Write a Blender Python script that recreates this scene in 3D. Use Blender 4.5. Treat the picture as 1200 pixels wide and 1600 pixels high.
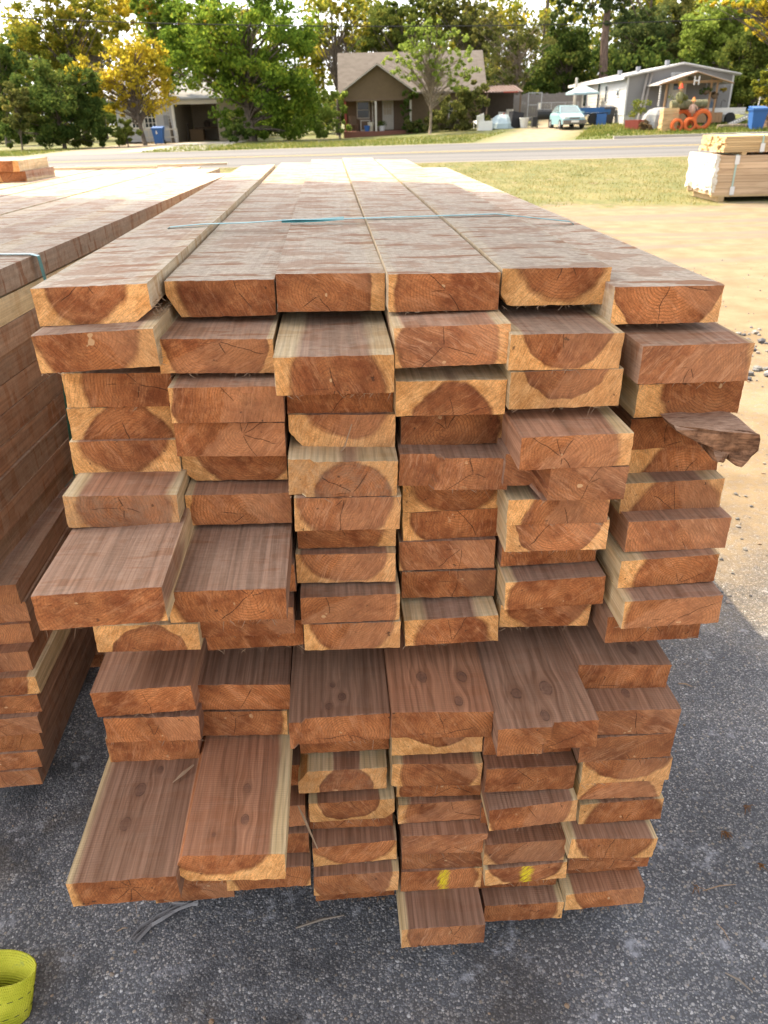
import bpy, math, random
import numpy as np
from mathutils import Vector, Matrix

for o in list(bpy.data.objects):
    bpy.data.objects.remove(o)
S = bpy.context.scene
COL = S.collection
rad = math.radians

# ---------------------------------------------------------------- camera, sky, sun, exposure
CAM_H = 1.75
F_PX = 1170.0
# rows: world right, forward, up expressed in camera (right, up, view) coordinates
R3 = np.array([[0.999850, 0.017283, 0.0], [-0.008107, 0.468992, 0.883165], [-0.015264, 0.883032, -0.469062]])
def set_basis():
    a = np.array([505 - 600, 800 - 183, F_PX]); nx = 650 - 600
    ny = (F_PX ** 2 + nx * a[0]) / a[1]
    up = -np.array([nx, -ny, F_PX]); up /= np.linalg.norm(up)
    fw = np.array([0, 0, 1.0]) - up * up[2]; fw /= np.linalg.norm(fw)
    rt = np.cross(fw, up)
    if rt[0] < 0: rt = -rt
    return np.array([rt, fw, up])
R3 = set_basis()
def ray(px, py):
    return R3 @ np.array([(px - 600) / F_PX, (800 - py) / F_PX, 1.0])
def at(px, py, Y):
    """point at forward distance Y seen in the photograph at px, py"""
    r = ray(px, py); t = Y / r[1]
    return Vector((r[0] * t, Y, CAM_H + r[2] * t))
def at_z(px, py, z):
    r = ray(px, py); t = (z - CAM_H) / r[2]
    return Vector((r[0] * t, r[1] * t, z))

cam_d = bpy.data.cameras.new('camera')
cam = bpy.data.objects.new('camera', cam_d); COL.objects.link(cam)
cam_d.sensor_fit = 'VERTICAL'; cam_d.sensor_height = 36.0; cam_d.sensor_width = 27.0
cam_d.lens = 36.0 * F_PX / 1600.0
cam_d.clip_start = 0.05; cam_d.clip_end = 900
M = Matrix.Identity(4)
xr = R3[:, 0]; yu = R3[:, 1]; zf = R3[:, 2]
for i in range(3):
    M[i][0] = xr[i]; M[i][1] = yu[i]; M[i][2] = -zf[i]
M[2][3] = CAM_H
cam.matrix_world = M
cam_d.dof.use_dof = True; cam_d.dof.focus_distance = 1.55; cam_d.dof.aperture_fstop = 8.0
S.camera = cam

SUN_DIR = Vector((-0.616, 0.526, 1.0)).normalized()          # towards the sun
SUN_EL = math.asin(SUN_DIR.z); SUN_AZ = math.atan2(SUN_DIR.x, SUN_DIR.y)
W = bpy.data.worlds.new('World'); S.world = W; W.use_nodes = True
wn = W.node_tree; bg = wn.nodes['Background']
sky = wn.nodes.new('ShaderNodeTexSky'); sky.sky_type = 'NISHITA'; sky.sun_disc = False
sky.sun_elevation = SUN_EL; sky.sun_rotation = SUN_AZ
sky.air_density = 0.8; sky.dust_density = 3.0; sky.ozone_density = 0.4
# thin bright cloud over the sky, whitened to take blue out of shade
tcw = wn.nodes.new('ShaderNodeTexCoord'); cn = wn.nodes.new('ShaderNodeTexNoise'); cn.inputs['Scale'].default_value = 2.6; cn.inputs['Detail'].default_value = 5; cn.inputs['Roughness'].default_value = .6
wn.links.new(tcw.outputs['Generated'], cn.inputs['Vector'])
cr = wn.nodes.new('ShaderNodeMapRange'); cr.inputs[1].default_value = .34; cr.inputs[2].default_value = .62; cr.inputs[3].default_value = .45; cr.inputs[4].default_value = 1.0
wn.links.new(cn.outputs['Fac'], cr.inputs[0])
bwn = wn.nodes.new('ShaderNodeRGBToBW'); wn.links.new(sky.outputs[0], bwn.inputs[0])
cl = wn.nodes.new('ShaderNodeMix'); cl.data_type = 'RGBA'; cl.blend_type = 'MULTIPLY'; cl.inputs[0].default_value = 1.0; cl.inputs[7].default_value = (1.33, 1.31, 1.31, 1)
wn.links.new(bwn.outputs[0], cl.inputs[6])
mxw = wn.nodes.new('ShaderNodeMix'); mxw.data_type = 'RGBA'
wn.links.new(cr.outputs[0], mxw.inputs[0]); wn.links.new(sky.outputs[0], mxw.inputs[6]); wn.links.new(cl.outputs[2], mxw.inputs[7])
wn.links.new(mxw.outputs[2], bg.inputs[0]); bg.inputs[1].default_value = 0.15
sun_d = bpy.data.lights.new('sun', 'SUN'); sun_d.energy = 2.0; sun_d.angle = rad(0.53); sun_d.color = (1.0, 0.79, 0.49)
sun = bpy.data.objects.new('sun', sun_d); COL.objects.link(sun)
sun.rotation_euler = SUN_DIR.to_track_quat('Z', 'Y').to_euler()
S.view_settings.view_transform = 'Standard'; S.view_settings.look = 'None'
S.view_settings.exposure = 2.1; S.view_settings.gamma = 1.0
S.view_settings.use_curve_mapping = False
S.render.engine = 'CYCLES'
S.cycles.use_denoising = True
try: S.cycles.denoiser = 'OPENIMAGEDENOISE'
except Exception: pass
S.cycles.max_bounces = 7; S.cycles.diffuse_bounces = 4; S.cycles.transparent_max_bounces = 8
S.cycles.caustics_reflective = False; S.cycles.caustics_refractive = False

# ---------------------------------------------------------------- node helper
class NT:
    def __init__(s, name):
        s.m = bpy.data.materials.new(name); s.m.use_nodes = True
        s.t = s.m.node_tree; s.n = s.t.nodes; s.b = s.n['Principled BSDF']; s.out = s.n['Material Output']
        s.b.inputs['Roughness'].default_value = .85
        s.b.inputs['Specular IOR Level'].default_value = .25
    def L(s, a, b): s.t.links.new(a, b)
    def put(s, sock, v):
        if isinstance(v, (int, float)): sock.default_value = v
        elif isinstance(v, (tuple, list)):
            sock.default_value = tuple(v) + ((1.0,) if sock.type == 'RGBA' and len(v) == 3 else ())
        else: s.L(v, sock)
    def math(s, op, a, b=0.0, c=None, clamp=False):
        n = s.n.new('ShaderNodeMath'); n.operation = op; n.use_clamp = clamp
        s.put(n.inputs[0], a); s.put(n.inputs[1], b)
        if c is not None: s.put(n.inputs[2], c)
        return n.outputs[0]
    def add(s, a, b): return s.math('ADD', a, b)
    def sub(s, a, b): return s.math('SUBTRACT', a, b)
    def mul(s, a, b): return s.math('MULTIPLY', a, b)
    def vmath(s, op, a, b=(0, 0, 0), scale=None):
        n = s.n.new('ShaderNodeVectorMath'); n.operation = op
        s.put(n.inputs[0], a); s.put(n.inputs[1], b)
        if scale is not None: s.put(n.inputs['Scale'], scale)
        return n.outputs[0]
    def sep(s, v):
        n = s.n.new('ShaderNodeSeparateXYZ'); s.put(n.inputs[0], v); return n.outputs
    def comb(s, x, y, z):
        n = s.n.new('ShaderNodeCombineXYZ'); s.put(n.inputs[0], x); s.put(n.inputs[1], y); s.put(n.inputs[2], z); return n.outputs[0]
    def noise(s, v, scale=5.0, detail=2.0, rough=.5, dist=0.0, color=False):
        n = s.n.new('ShaderNodeTexNoise'); s.put(n.inputs['Vector'], v); s.put(n.inputs['Scale'], scale)
        n.inputs['Detail'].default_value = detail; n.inputs['Roughness'].default_value = rough; n.inputs['Distortion'].default_value = dist
        return n.outputs['Color' if color else 'Fac']
    def voro(s, v, scale, feature='F1', out='Distance', rnd=1.0):
        n = s.n.new('ShaderNodeTexVoronoi'); n.feature = feature; s.put(n.inputs['Vector'], v); s.put(n.inputs['Scale'], scale)
        n.inputs['Randomness'].default_value = rnd
        return n.outputs[out]
    def white(s, v):
        n = s.n.new('ShaderNodeTexWhiteNoise'); n.noise_dimensions = '3D'; s.put(n.inputs['Vector'], v); return n.outputs['Value']
    def smooth(s, v, a, b, lo=0.0, hi=1.0):
        n = s.n.new('ShaderNodeMapRange'); n.interpolation_type = 'SMOOTHSTEP'
        s.put(n.inputs[0], v); s.put(n.inputs[1], a); s.put(n.inputs[2], b); s.put(n.inputs[3], lo); s.put(n.inputs[4], hi)
        return n.outputs[0]
    def mix(s, f, a, b, mode='MIX'):
        n = s.n.new('ShaderNodeMix'); n.data_type = 'RGBA'; n.blend_type = mode
        s.put(n.inputs[0], f); s.put(n.inputs[6], a); s.put(n.inputs[7], b); return n.outputs[2]
    def val(s, col, v):
        return s.mix(1.0, col, s.comb(v, v, v), 'MULTIPLY')
    def ramp(s, f, stops):
        n = s.n.new('ShaderNodeValToRGB'); s.put(n.inputs[0], f); e = n.color_ramp.elements
        while len(e) < len(stops): e.new(.5)
        for el, (p, c) in zip(e, stops): el.position = p; el.color = tuple(c) + (1.0,)
        return n.outputs[0]
    def obj(s):
        n = s.n.new('ShaderNodeTexCoord'); return n.outputs['Object'], n.outputs['Normal']
    def pos(s): return s.n.new('ShaderNodeNewGeometry').outputs['Position']
    def island(s): return s.n.new('ShaderNodeNewGeometry').outputs['Random Per Island']
    def attr(s, name):
        n = s.n.new('ShaderNodeAttribute'); n.attribute_type = 'OBJECT'; n.attribute_name = name; return n.outputs
    def objrand(s): return s.n.new('ShaderNodeObjectInfo').outputs['Random']
    def bump(s, h, strength=.4, dist=.002):
        n = s.n.new('ShaderNodeBump'); s.put(n.inputs['Height'], h); s.put(n.inputs['Strength'], strength); n.inputs['Distance'].default_value = dist
        s.L(n.outputs[0], s.b.inputs['Normal'])
    def color(s, c): s.put(s.b.inputs['Base Color'], c)
    def rough(s, r): s.put(s.b.inputs['Roughness'], r)

MATS = {}
def plain(name, col, rough=.7, var=.12, scale=6.0, metallic=0.0, bump=0.0, spec=.3):
    """painted / weathered plain surface with some grime variation"""
    if name in MATS: return MATS[name]
    t = NT(name); o, _ = t.obj()
    n1 = t.noise(o, scale, 4, .6); n2 = t.noise(o, scale * 7, 3, .6)
    v = t.add(1 - var, t.mul(t.add(t.mul(n1, .65), t.mul(n2, .35)), 2 * var))
    t.color(t.val(col, v)); t.rough(rough); t.b.inputs['Metallic'].default_value = metallic
    t.b.inputs['Specular IOR Level'].default_value = spec
    if bump: t.bump(n2, bump, .01)
    MATS[name] = t.m; return t.m

# ---------------------------------------------------------------- timber material (shared by all boards)
def timber_material(name, side_warm=0.0):
    t = NT(name)
    P, N = t.obj()
    at_p = t.attr('pith'); at_t = t.attr('tone'); at_g = t.attr('look'); at_k = [t.attr('knot_a'), t.attr('knot_b'), t.attr('knot_c')]; at_paint = t.attr('paint'); bw, bt, bl = t.sep(t.attr('dims')['Vector'])
    px, pz, R = t.sep(at_p['Vector']); valm, weather, seed = t.sep(at_t['Vector']); light, grey, ang = t.sep(at_g['Vector'])
    x, y, z = t.sep(P); nx, ny, nz = t.sep(N)
    Ps = t.vmath('ADD', P, t.vmath('SCALE', (17.3, 31.1, 11.7), scale=seed))
    Pl = t.vmath('MULTIPLY', Ps, (1.0, .22, 1.0))
    is_end = t.smooth(t.math('ABSOLUTE', ny), .55, .75)
    inner = t.mul(t.smooth(t.math('ABSOLUTE', x), t.sub(bw, .003), t.sub(bw, .006)), t.mul(t.smooth(z, -.0025, -.005), t.smooth(t.add(z, bt), .0025, .005)))
    is_end = t.math('MAXIMUM', is_end, inner)
    # distance from the pith, warped
    wc = t.noise(Pl, 9, 2, .5, color=True); wx, wy, wz = t.sep(wc)
    rx = t.add(t.sub(x, px), t.mul(t.sub(wx, .5), .038)); rz = t.add(t.sub(z, pz), t.mul(t.sub(wz, .5), .038))
    r = t.math('SQRT', t.add(t.mul(rx, rx), t.mul(rz, rz)))
    th = t.math('ARCTAN2', rz, rx)
    nb = t.noise(Pl, 42, 3, .55)
    rr = t.add(r, t.mul(t.sub(nb, .5), .012))
    soft = t.add(.0014, t.mul(t.white(t.comb(seed, 9.0, 1.0)), .0060))
    heart = t.smooth(rr, t.sub(R, soft), t.add(R, soft), 1.0, 0.0)
    band = t.mul(t.smooth(rr, t.sub(R, .012), R), heart)          # darker rim of the heartwood
    # rings
    nr = t.noise(Pl, 18, 3, .55)
    ringp = t.add(t.mul(r, 2 * math.pi / .0052), t.mul(nr, 11.0))
    ring = t.math('SINE', ringp)
    ringd = t.smooth(ring, .2, 1.0)
    nblot = t.noise(Ps, 14, 4, .6); nblot2 = t.noise(Ps, 48, 4, .65)
    # ---- end grain
    ca = t.math('COSINE', ang); sa = t.math('SINE', ang)
    ang_w = 0
    ux = t.add(t.add(t.mul(x, ca), t.mul(z, sa)), t.mul(t.sub(nblot, .5), .02)); uz = t.sub(t.mul(z, ca), t.mul(x, sa))
    fib = t.noise(t.comb(t.mul(ux, 430), t.add(t.mul(uz, 40), seed), t.mul(seed, 3.3)), 1.0, 4, .68)
    fib2 = t.noise(t.comb(t.mul(ux, 90), t.add(t.mul(uz, 14), seed), t.mul(seed, 1.3)), 1.0, 3, .6)
    hcol = t.mix(t.smooth(nblot, .30, .70), (.195, .056, .018), (.46, .175, .062))
    hcol = t.mix(t.mul(t.smooth(nblot2, .45, .72), .5), hcol, (.50, .22, .09))
    scol = t.mix(t.smooth(nblot2, .3, .7), (.58, .275, .088), (.78, .425, .165))
    ecol = t.mix(heart, scol, hcol)
    ecol = t.val(ecol, t.sub(1.0, t.mul(band, .28)))
    ecol = t.val(ecol, t.sub(1.06, t.mul(ringd, t.mul(t.smooth(nblot, .35, .7, .04, .40), t.add(.3, t.mul(heart, .7))))))
    fine = t.noise(Ps, 420, 3, .7)
    ecol = t.val(ecol, t.smooth(fine, .3, .7, .78, 1.20))
    big = t.noise(t.vmath('ADD', Ps, (8, 1, 4)), 9, 3, .55)
    ecol = t.val(ecol, t.smooth(big, .3, .7, .80, 1.20))
    zone = t.mul(t.smooth(t.add(ux, t.mul(t.sub(nblot2, .5), .02)), -.004, .004), t.math('GREATER_THAN', t.white(t.comb(seed, 2.0, 3.0)), .55))
    ecol = t.mix(t.mul(zone, .22), ecol, (.62, .33, .18))
    kerf = t.smooth(t.math('SINE', t.add(t.mul(ux, 2 * math.pi / .0085), t.mul(nblot, 10))), .75, 1.0)
    ecol = t.val(ecol, t.sub(1.0, t.mul(t.mul(kerf, t.smooth(big, .45, .6)), .20)))
    ecol = t.val(ecol, t.smooth(fib, .25, .75, t.sub(.80, t.mul(light, .25)), t.add(1.20, t.mul(light, .22))))
    # torn, scuffed bright fibres
    scuff = t.mul(t.mul(t.smooth(fib2, .50, .68), t.smooth(fib, .40, .62)), t.math('MULTIPLY_ADD', light, 1.1, .32))
    ecol = t.mix(t.math('MINIMUM', scuff, .85), ecol, t.mix(heart, (.80, .51, .25), (.55, .285, .15)))
    ecol = t.mix(t.mul(light, .34), ecol, (.46, .245, .145))
    ecol = t.mix(t.mul(grey, t.smooth(nblot2, .2, .8)), ecol, (.27, .20, .14))
    # drying checks radiating from the pith
    NC = 9.0
    tt = t.add(t.mul(th, NC / (2 * math.pi)), t.mul(t.sub(t.noise(Ps, 30, 3, .6), .5), .35))
    cell = t.math('FLOOR', tt); fr = t.math('ABSOLUTE', t.sub(t.sub(tt, cell), .5))
    wr = t.white(t.comb(cell, t.mul(seed, 7.7), 1.0)); wr2 = t.white(t.comb(cell, t.mul(seed, 3.1), 5.0))
    dist = t.mul(fr, t.mul(r, 2 * math.pi / NC))
    crack = t.mul(t.smooth(dist, .0001, .0010, 1.0, 0.0), t.math('GREATER_THAN', wr, .70))
    crack = t.mul(crack, t.smooth(r, t.add(.012, t.mul(wr2, .06)), t.add(.017, t.mul(wr2, .07)), 1.0, 0.0))
    crack = t.mul(crack, t.smooth(r, .002, .006))
    # small tan chips near the pith and dark pits
    chip = t.mul(t.smooth(t.noise(Ps, 55, 1, .4), .725, .75), t.smooth(r, .040, .02))
    ecol = t.mix(t.mul(chip, .8), ecol, (.66, .42, .22))
    pit = t.smooth(t.noise(t.vmath('ADD', Ps, (3, 3, 3)), 60, 2, .5), .715, .76)
    ecol = t.mix(t.mul(pit, .7), ecol, (.05, .028, .018))
    # grimy arrises: stains along edges of the end
    ecol = t.mix(t.mul(crack, .80), ecol, (.035, .018, .012))
    pnx, pnz, pnr = t.sep(at_paint['Vector'])
    pd = t.add(t.math('ABSOLUTE', t.sub(x, pnx)), t.add(t.mul(t.math('ABSOLUTE', t.sub(z, pnz)), .18), t.mul(t.smooth(t.noise(Ps, 60, 3, .6), .3, .7), .007)))
    pm = t.smooth(t.add(pd, t.mul(t.sub(fib2, .5), .022)), t.mul(pnr, .35), t.add(pnr, .0004), 1.0, 0.0)
    ecol = t.mix(t.mul(t.mul(pm, t.smooth(fib, .36, .56)), .9), ecol, (.80, .66, .02))
    # ---- faces and edges
    kinfo = []; bend = 0.0
    for a in at_k:
        kx, ky, kr = t.sep(a['Vector'])
        dx = t.sub(x, kx); dy = t.mul(t.sub(y, ky), .62)
        kd = t.math('SQRT', t.add(t.mul(dx, dx), t.mul(dy, dy)))
        kd = t.math('DIVIDE', t.add(kd, t.mul(t.sub(nb, .5), .012)), t.add(kr, .00001))
        on = t.mul(t.math('GREATER_THAN', kr, .001), t.smooth(nz, .5, .8))
        kinfo.append((kd, on)); bend = t.add(bend, t.mul(t.mul(dx, on), t.math('EXPONENT', t.mul(t.mul(kd, kd), -.22))))
    Ps = t.vmath('SUBTRACT', Ps, t.comb(t.mul(bend, .82), 0.0, 0.0))
    g1 = t.noise(t.vmath('MULTIPLY', Ps, (95, 2.2, 95)), 1.0, 4, .6)
    g2 = t.noise(t.vmath('MULTIPLY', Ps, (340, 7, 340)), 1.0, 3, .6)
    fh = t.mix(t.smooth(g1, .3, .7), (.235, .122, .072), (.40, .232, .150))
    fh = t.mix(t.mul(t.smooth(nblot, .45, .75), .4), fh, (.30, .16, .105))
    fs = t.mix(t.smooth(g1, .3, .7), (.56, .41, .21), (.72, .57, .34))
    hue = t.white(t.comb(seed, 4.0, 8.0)); fh = t.mix(t.mul(t.smooth(hue, .5, 1.0), .8), fh, t.mix(1.0, fh, (1.22, .98, .80), 'MULTIPLY')); fh = t.mix(t.mul(t.smooth(hue, .4, .0), .8), fh, t.mix(1.0, fh, (.84, .84, .90), 'MULTIPLY'))
    fcol = t.mix(heart, fs, fh)
    ringf = t.math('SINE', t.add(t.mul(t.sub(r, t.mul(bend, .5)), 2 * math.pi / .0095), t.mul(nr, 10.0)))
    fcol = t.val(fcol, t.sub(1.05, t.mul(t.smooth(ringf, .1, 1.0), .19)))
    fcol = t.val(fcol, t.smooth(g2, .2, .8, .84, 1.16))
    saw = t.math('SINE', t.add(t.mul(y, 2 * math.pi / .0052), t.mul(t.noise(Ps, 6, 2), 9)))
    sawv = t.smooth(t.noise(Ps, 5, 2), .42, .62)
    fcol = t.val(fcol, t.add(1.0, t.mul(t.mul(saw, sawv), .05)))
    # weathered bleached faces with brown scuffs across the grain
    wg = t.mix(t.smooth(t.noise(Ps, 70, 4, .7), .3, .7), (.37, .305, .235), (.56, .485, .385))
    dash = t.smooth(t.noise(t.vmath('MULTIPLY', Ps, (8, 13, 8)), 1.0, 4, .62), .525, .58)
    dash2 = t.smooth(t.noise(t.vmath('MULTIPLY', Ps, (6, 26, 6)), 1.0, 3, .55), .565, .62)
    dsh = t.math('MAXIMUM', t.mul(dash, .55), t.mul(dash2, 1.0))
    sawn = t.smooth(t.noise(t.vmath('MULTIPLY', Ps, (14, 420, 14)), 1.0, 2, .55), .3, .7, .80, 1.16)
    wg = t.val(wg, sawn)
    wg = t.mix(dsh, wg, (.29, .155, .085))
    wf = t.mul(weather, t.smooth(t.noise(Ps, 6, 3, .6), .25, .7, t.smooth(weather, .6, .9, .55, .86), 1.0))
    wf = t.mul(wf, t.add(.6, t.mul(t.math('ABSOLUTE', nz), .4)))
    fcol = t.mix(wf, fcol, wg)
    # knots on the upper face
    for kd, on in kinfo:
        halo = t.mul(t.smooth(kd, 1.0, 2.1, 1.0, 0.0), on)
        core = t.mul(t.smooth(kd, .88, 1.0, 1.0, 0.0), on); rim = t.mul(t.mul(t.smooth(kd, .80, .92), t.smooth(kd, 1.12, 1.0)), on)
        kring = t.smooth(t.math('SINE', t.mul(kd, 11)), -.3, .9)
        fcol = t.mix(t.mul(halo, .30), fcol, (.185, .085, .045))
        fcol = t.mix(t.mul(core, t.smooth(nblot2, .25, .7, .15, .75)), fcol, t.mix(t.mul(kring, .45), (.12, .068, .050), (.215, .118, .085)))
        fcol = t.mix(t.mul(rim, t.smooth(nblot2, .35, .65, .0, .55)), fcol, (.055, .03, .022))
    col = t.mix(is_end, fcol, ecol)
    col = t.val(col, valm)
    t.color(col)
    hb = t.add(t.mul(is_end, t.sub(t.add(t.mul(fib, 1.1), t.mul(fib2, .5)), t.mul(crack, 1.6))),
               t.mul(t.sub(1.0, is_end), t.add(t.mul(g2, .7), t.add(t.mul(t.mul(saw, sawv), .14), t.mul(sawn, .5)))))
    t.bump(hb, .55, .0016)
    t.rough(.82); t.b.inputs['Specular IOR Level'].default_value = .22
    return t.m
TIMBER = timber_material('cedar_timber')
def bark_slab_mat():
    t = NT('splintered_wood'); o, N = t.obj(); nx, ny, nz = t.sep(N)
    f = t.noise(t.vmath('MULTIPLY', o, (22, 22, 190)), 1.0, 5, .7); b = t.noise(o, 34, 4, .65); g = t.noise(t.vmath('MULTIPLY', o, (40, 210, 210)), 1.0, 4, .65)
    c = t.mix(t.smooth(b, .3, .7), (.12, .058, .032), (.38, .20, .11)); c = t.val(c, t.smooth(f, .3, .7, .55, 1.35))
    top = t.mix(t.smooth(g, .3, .7), (.28, .165, .105), (.50, .33, .23))
    t.color(t.mix(t.smooth(nz, .5, .8), c, top)); t.bump(t.add(f, b), 1.0, .006); t.rough(.92); return t.m
BARK = bark_slab_mat()
FIBRE = plain('torn_fibres', (.34, .235, .15), .9, .3, 40)

# ---------------------------------------------------------------- mesh helpers
class MB:
    """collects polygons for one mesh"""
    def __init__(s): s.v = []; s.f = []
    def poly(s, pts):
        i = len(s.v); s.v += [tuple(p) for p in pts]; s.f.append(tuple(range(i, i + len(pts))))
    def box(s, a, b, T=None):
        x0, y0, z0 = a; x1, y1, z1 = b; i = len(s.v)
        vs = [(x0, y0, z0), (x1, y0, z0), (x1, y1, z0), (x0, y1, z0), (x0, y0, z1), (x1, y0, z1), (x1, y1, z1), (x0, y1, z1)]
        if T is not None: vs = [tuple(T @ Vector(p)) for p in vs]
        s.v += vs
        s.f += [tuple(i + k for k in q) for q in ((0, 3, 2, 1), (4, 5, 6, 7), (0, 1, 5, 4), (1, 2, 6, 5), (2, 3, 7, 6), (3, 0, 4, 7))]
        return s
    def beam(s, p, q, w, h=None, up=(0, 0, 1)):
        p = Vector(p); q = Vector(q); d = (q - p); L = d.length; d.normalize()
        u = Vector(up)
        if abs(d.dot(u)) > .95: u = Vector((0, 1, 0))
        r = d.cross(u).normalized(); u = r.cross(d)
        T = Matrix(((r.x, d.x, u.x, p.x), (r.y, d.y, u.y, p.y), (r.z, d.z, u.z, p.z), (0, 0, 0, 1)))
        h = h or w
        return s.box((-w / 2, 0, -h / 2), (w / 2, L, h / 2), T)
    def tube(s, pts, rs, n=8, caps=True):
        pts = [Vector(p) for p in pts]; i0 = len(s.v)
        if not hasattr(rs, '__len__'): rs = [rs] * len(pts)
        for k, p in enumerate(pts):
            d = (pts[min(k + 1, len(pts) - 1)] - pts[max(k - 1, 0)]).normalized()
            u = Vector((0, 0, 1)) if abs(d.z) < .9 else Vector((1, 0, 0))
            a = d.cross(u).normalized(); b = d.cross(a)
            for j in range(n):
                t = 2 * math.pi * j / n
                s.v.append(tuple(p + (a * math.cos(t) + b * math.sin(t)) * rs[k]))
        for k in range(len(pts) - 1):
            for j in range(n):
                a0 = i0 + k * n + j; a1 = i0 + k * n + (j + 1) % n
                s.f.append((a0, a1, a1 + n, a0 + n))
        if caps:
            s.f.append(tuple(i0 + j for j in range(n)))
            s.f.append(tuple(i0 + (len(pts) - 1) * n + j for j in reversed(range(n))))
        return s
    def lathe(s, prof, c=(0, 0, 0), n=16, T=None):
        i0 = len(s.v); c = Vector(c)
        for r, z in prof:
            for j in range(n):
                t = 2 * math.pi * j / n; p = Vector((r * math.cos(t), r * math.sin(t), z))
                if T is not None: p = T @ p
                s.v.append(tuple(c + p))
        for k in range(len(prof) - 1):
            for j in range(n):
                a0 = i0 + k * n + j; a1 = i0 + k * n + (j + 1) % n
                s.f.append((a0, a1, a1 + n, a0 + n))
        return s
    def build(s, name, mat, parent=None, smooth=False, T=None):
        me = bpy.data.meshes.new(name); me.from_pydata(s.v, [], s.f); me.update()
        if smooth: me.polygons.foreach_set('use_smooth', [True] * len(me.polygons))
        if mat: me.materials.append(mat)
        o = bpy.data.objects.new(name, me); COL.objects.link(o)
        if parent is not None: o.parent = parent
        return o

def tag(o, label=None, cat=None, group=None, kind=None):
    if label: o['label'] = label
    if cat: o['category'] = cat
    if group: o['group'] = group
    if kind: o['kind'] = kind
    return o
def thing(name, label, cat, loc=(0, 0, 0), rz=0.0, group=None, kind=None):
    o = bpy.data.objects.new(name, None); COL.objects.link(o)
    o.location = loc; o.rotation_euler = (0, 0, rz); o.empty_display_size = .2
    return tag(o, label, cat, group, kind)
def dup(root, loc=None, rz=None, label=None):
    r = root.copy(); COL.objects.link(r)
    if loc is not None: r.location = loc
    if rz is not None: r.rotation_euler = (0, 0, rz)
    if label: r['label'] = label
    for ch in list(root.children):
        c = ch.copy(); COL.objects.link(c); c.parent = r
        for g in list(ch.children):
            d = g.copy(); COL.objects.link(d); d.parent = c
    return r

# ---------------------------------------------------------------- terrain
def T_(x, y):
    xc = max(-45.0, min(45.0, x))
    base = .41 + .006 * xc
    if y <= 28: return 0.0
    if y <= 42: return base * (y - 28) / 14.0
    s = .002 + .043 * max(0.0, min(1.0, (xc + 2) / 18.0))
    return base + min(y - 42, 45.0) * s
def P_(x, y, dz=0.0): return Vector((x, y, T_(x, y) + dz))
def gx(px, Y):
    """x of a thing seen at column px that stands at distance Y"""
    return at(px, 205, Y).x
def gp(px, Y, dz=0.0): return P_(gx(px, Y), Y, dz)
def mpp(Y): return (Y / 1.112) / F_PX      # metres per photo pixel at distance Y, near the horizon

def sheet(name, xs, ys, mat, dz=0.0, kind='structure'):
    v = [(x, y, T_(x, y) + dz) for y in ys for x in xs]; n = len(xs)
    f = [(j * n + i, j * n + i + 1, (j + 1) * n + i + 1, (j + 1) * n + i) for j in range(len(ys) - 1) for i in range(n - 1)]
    me = bpy.data.meshes.new(name); me.from_pydata(v, [], f); me.update(); me.materials.append(mat)
    o = bpy.data.objects.new(name, me); COL.objects.link(o); o['kind'] = kind
    return o

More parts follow.
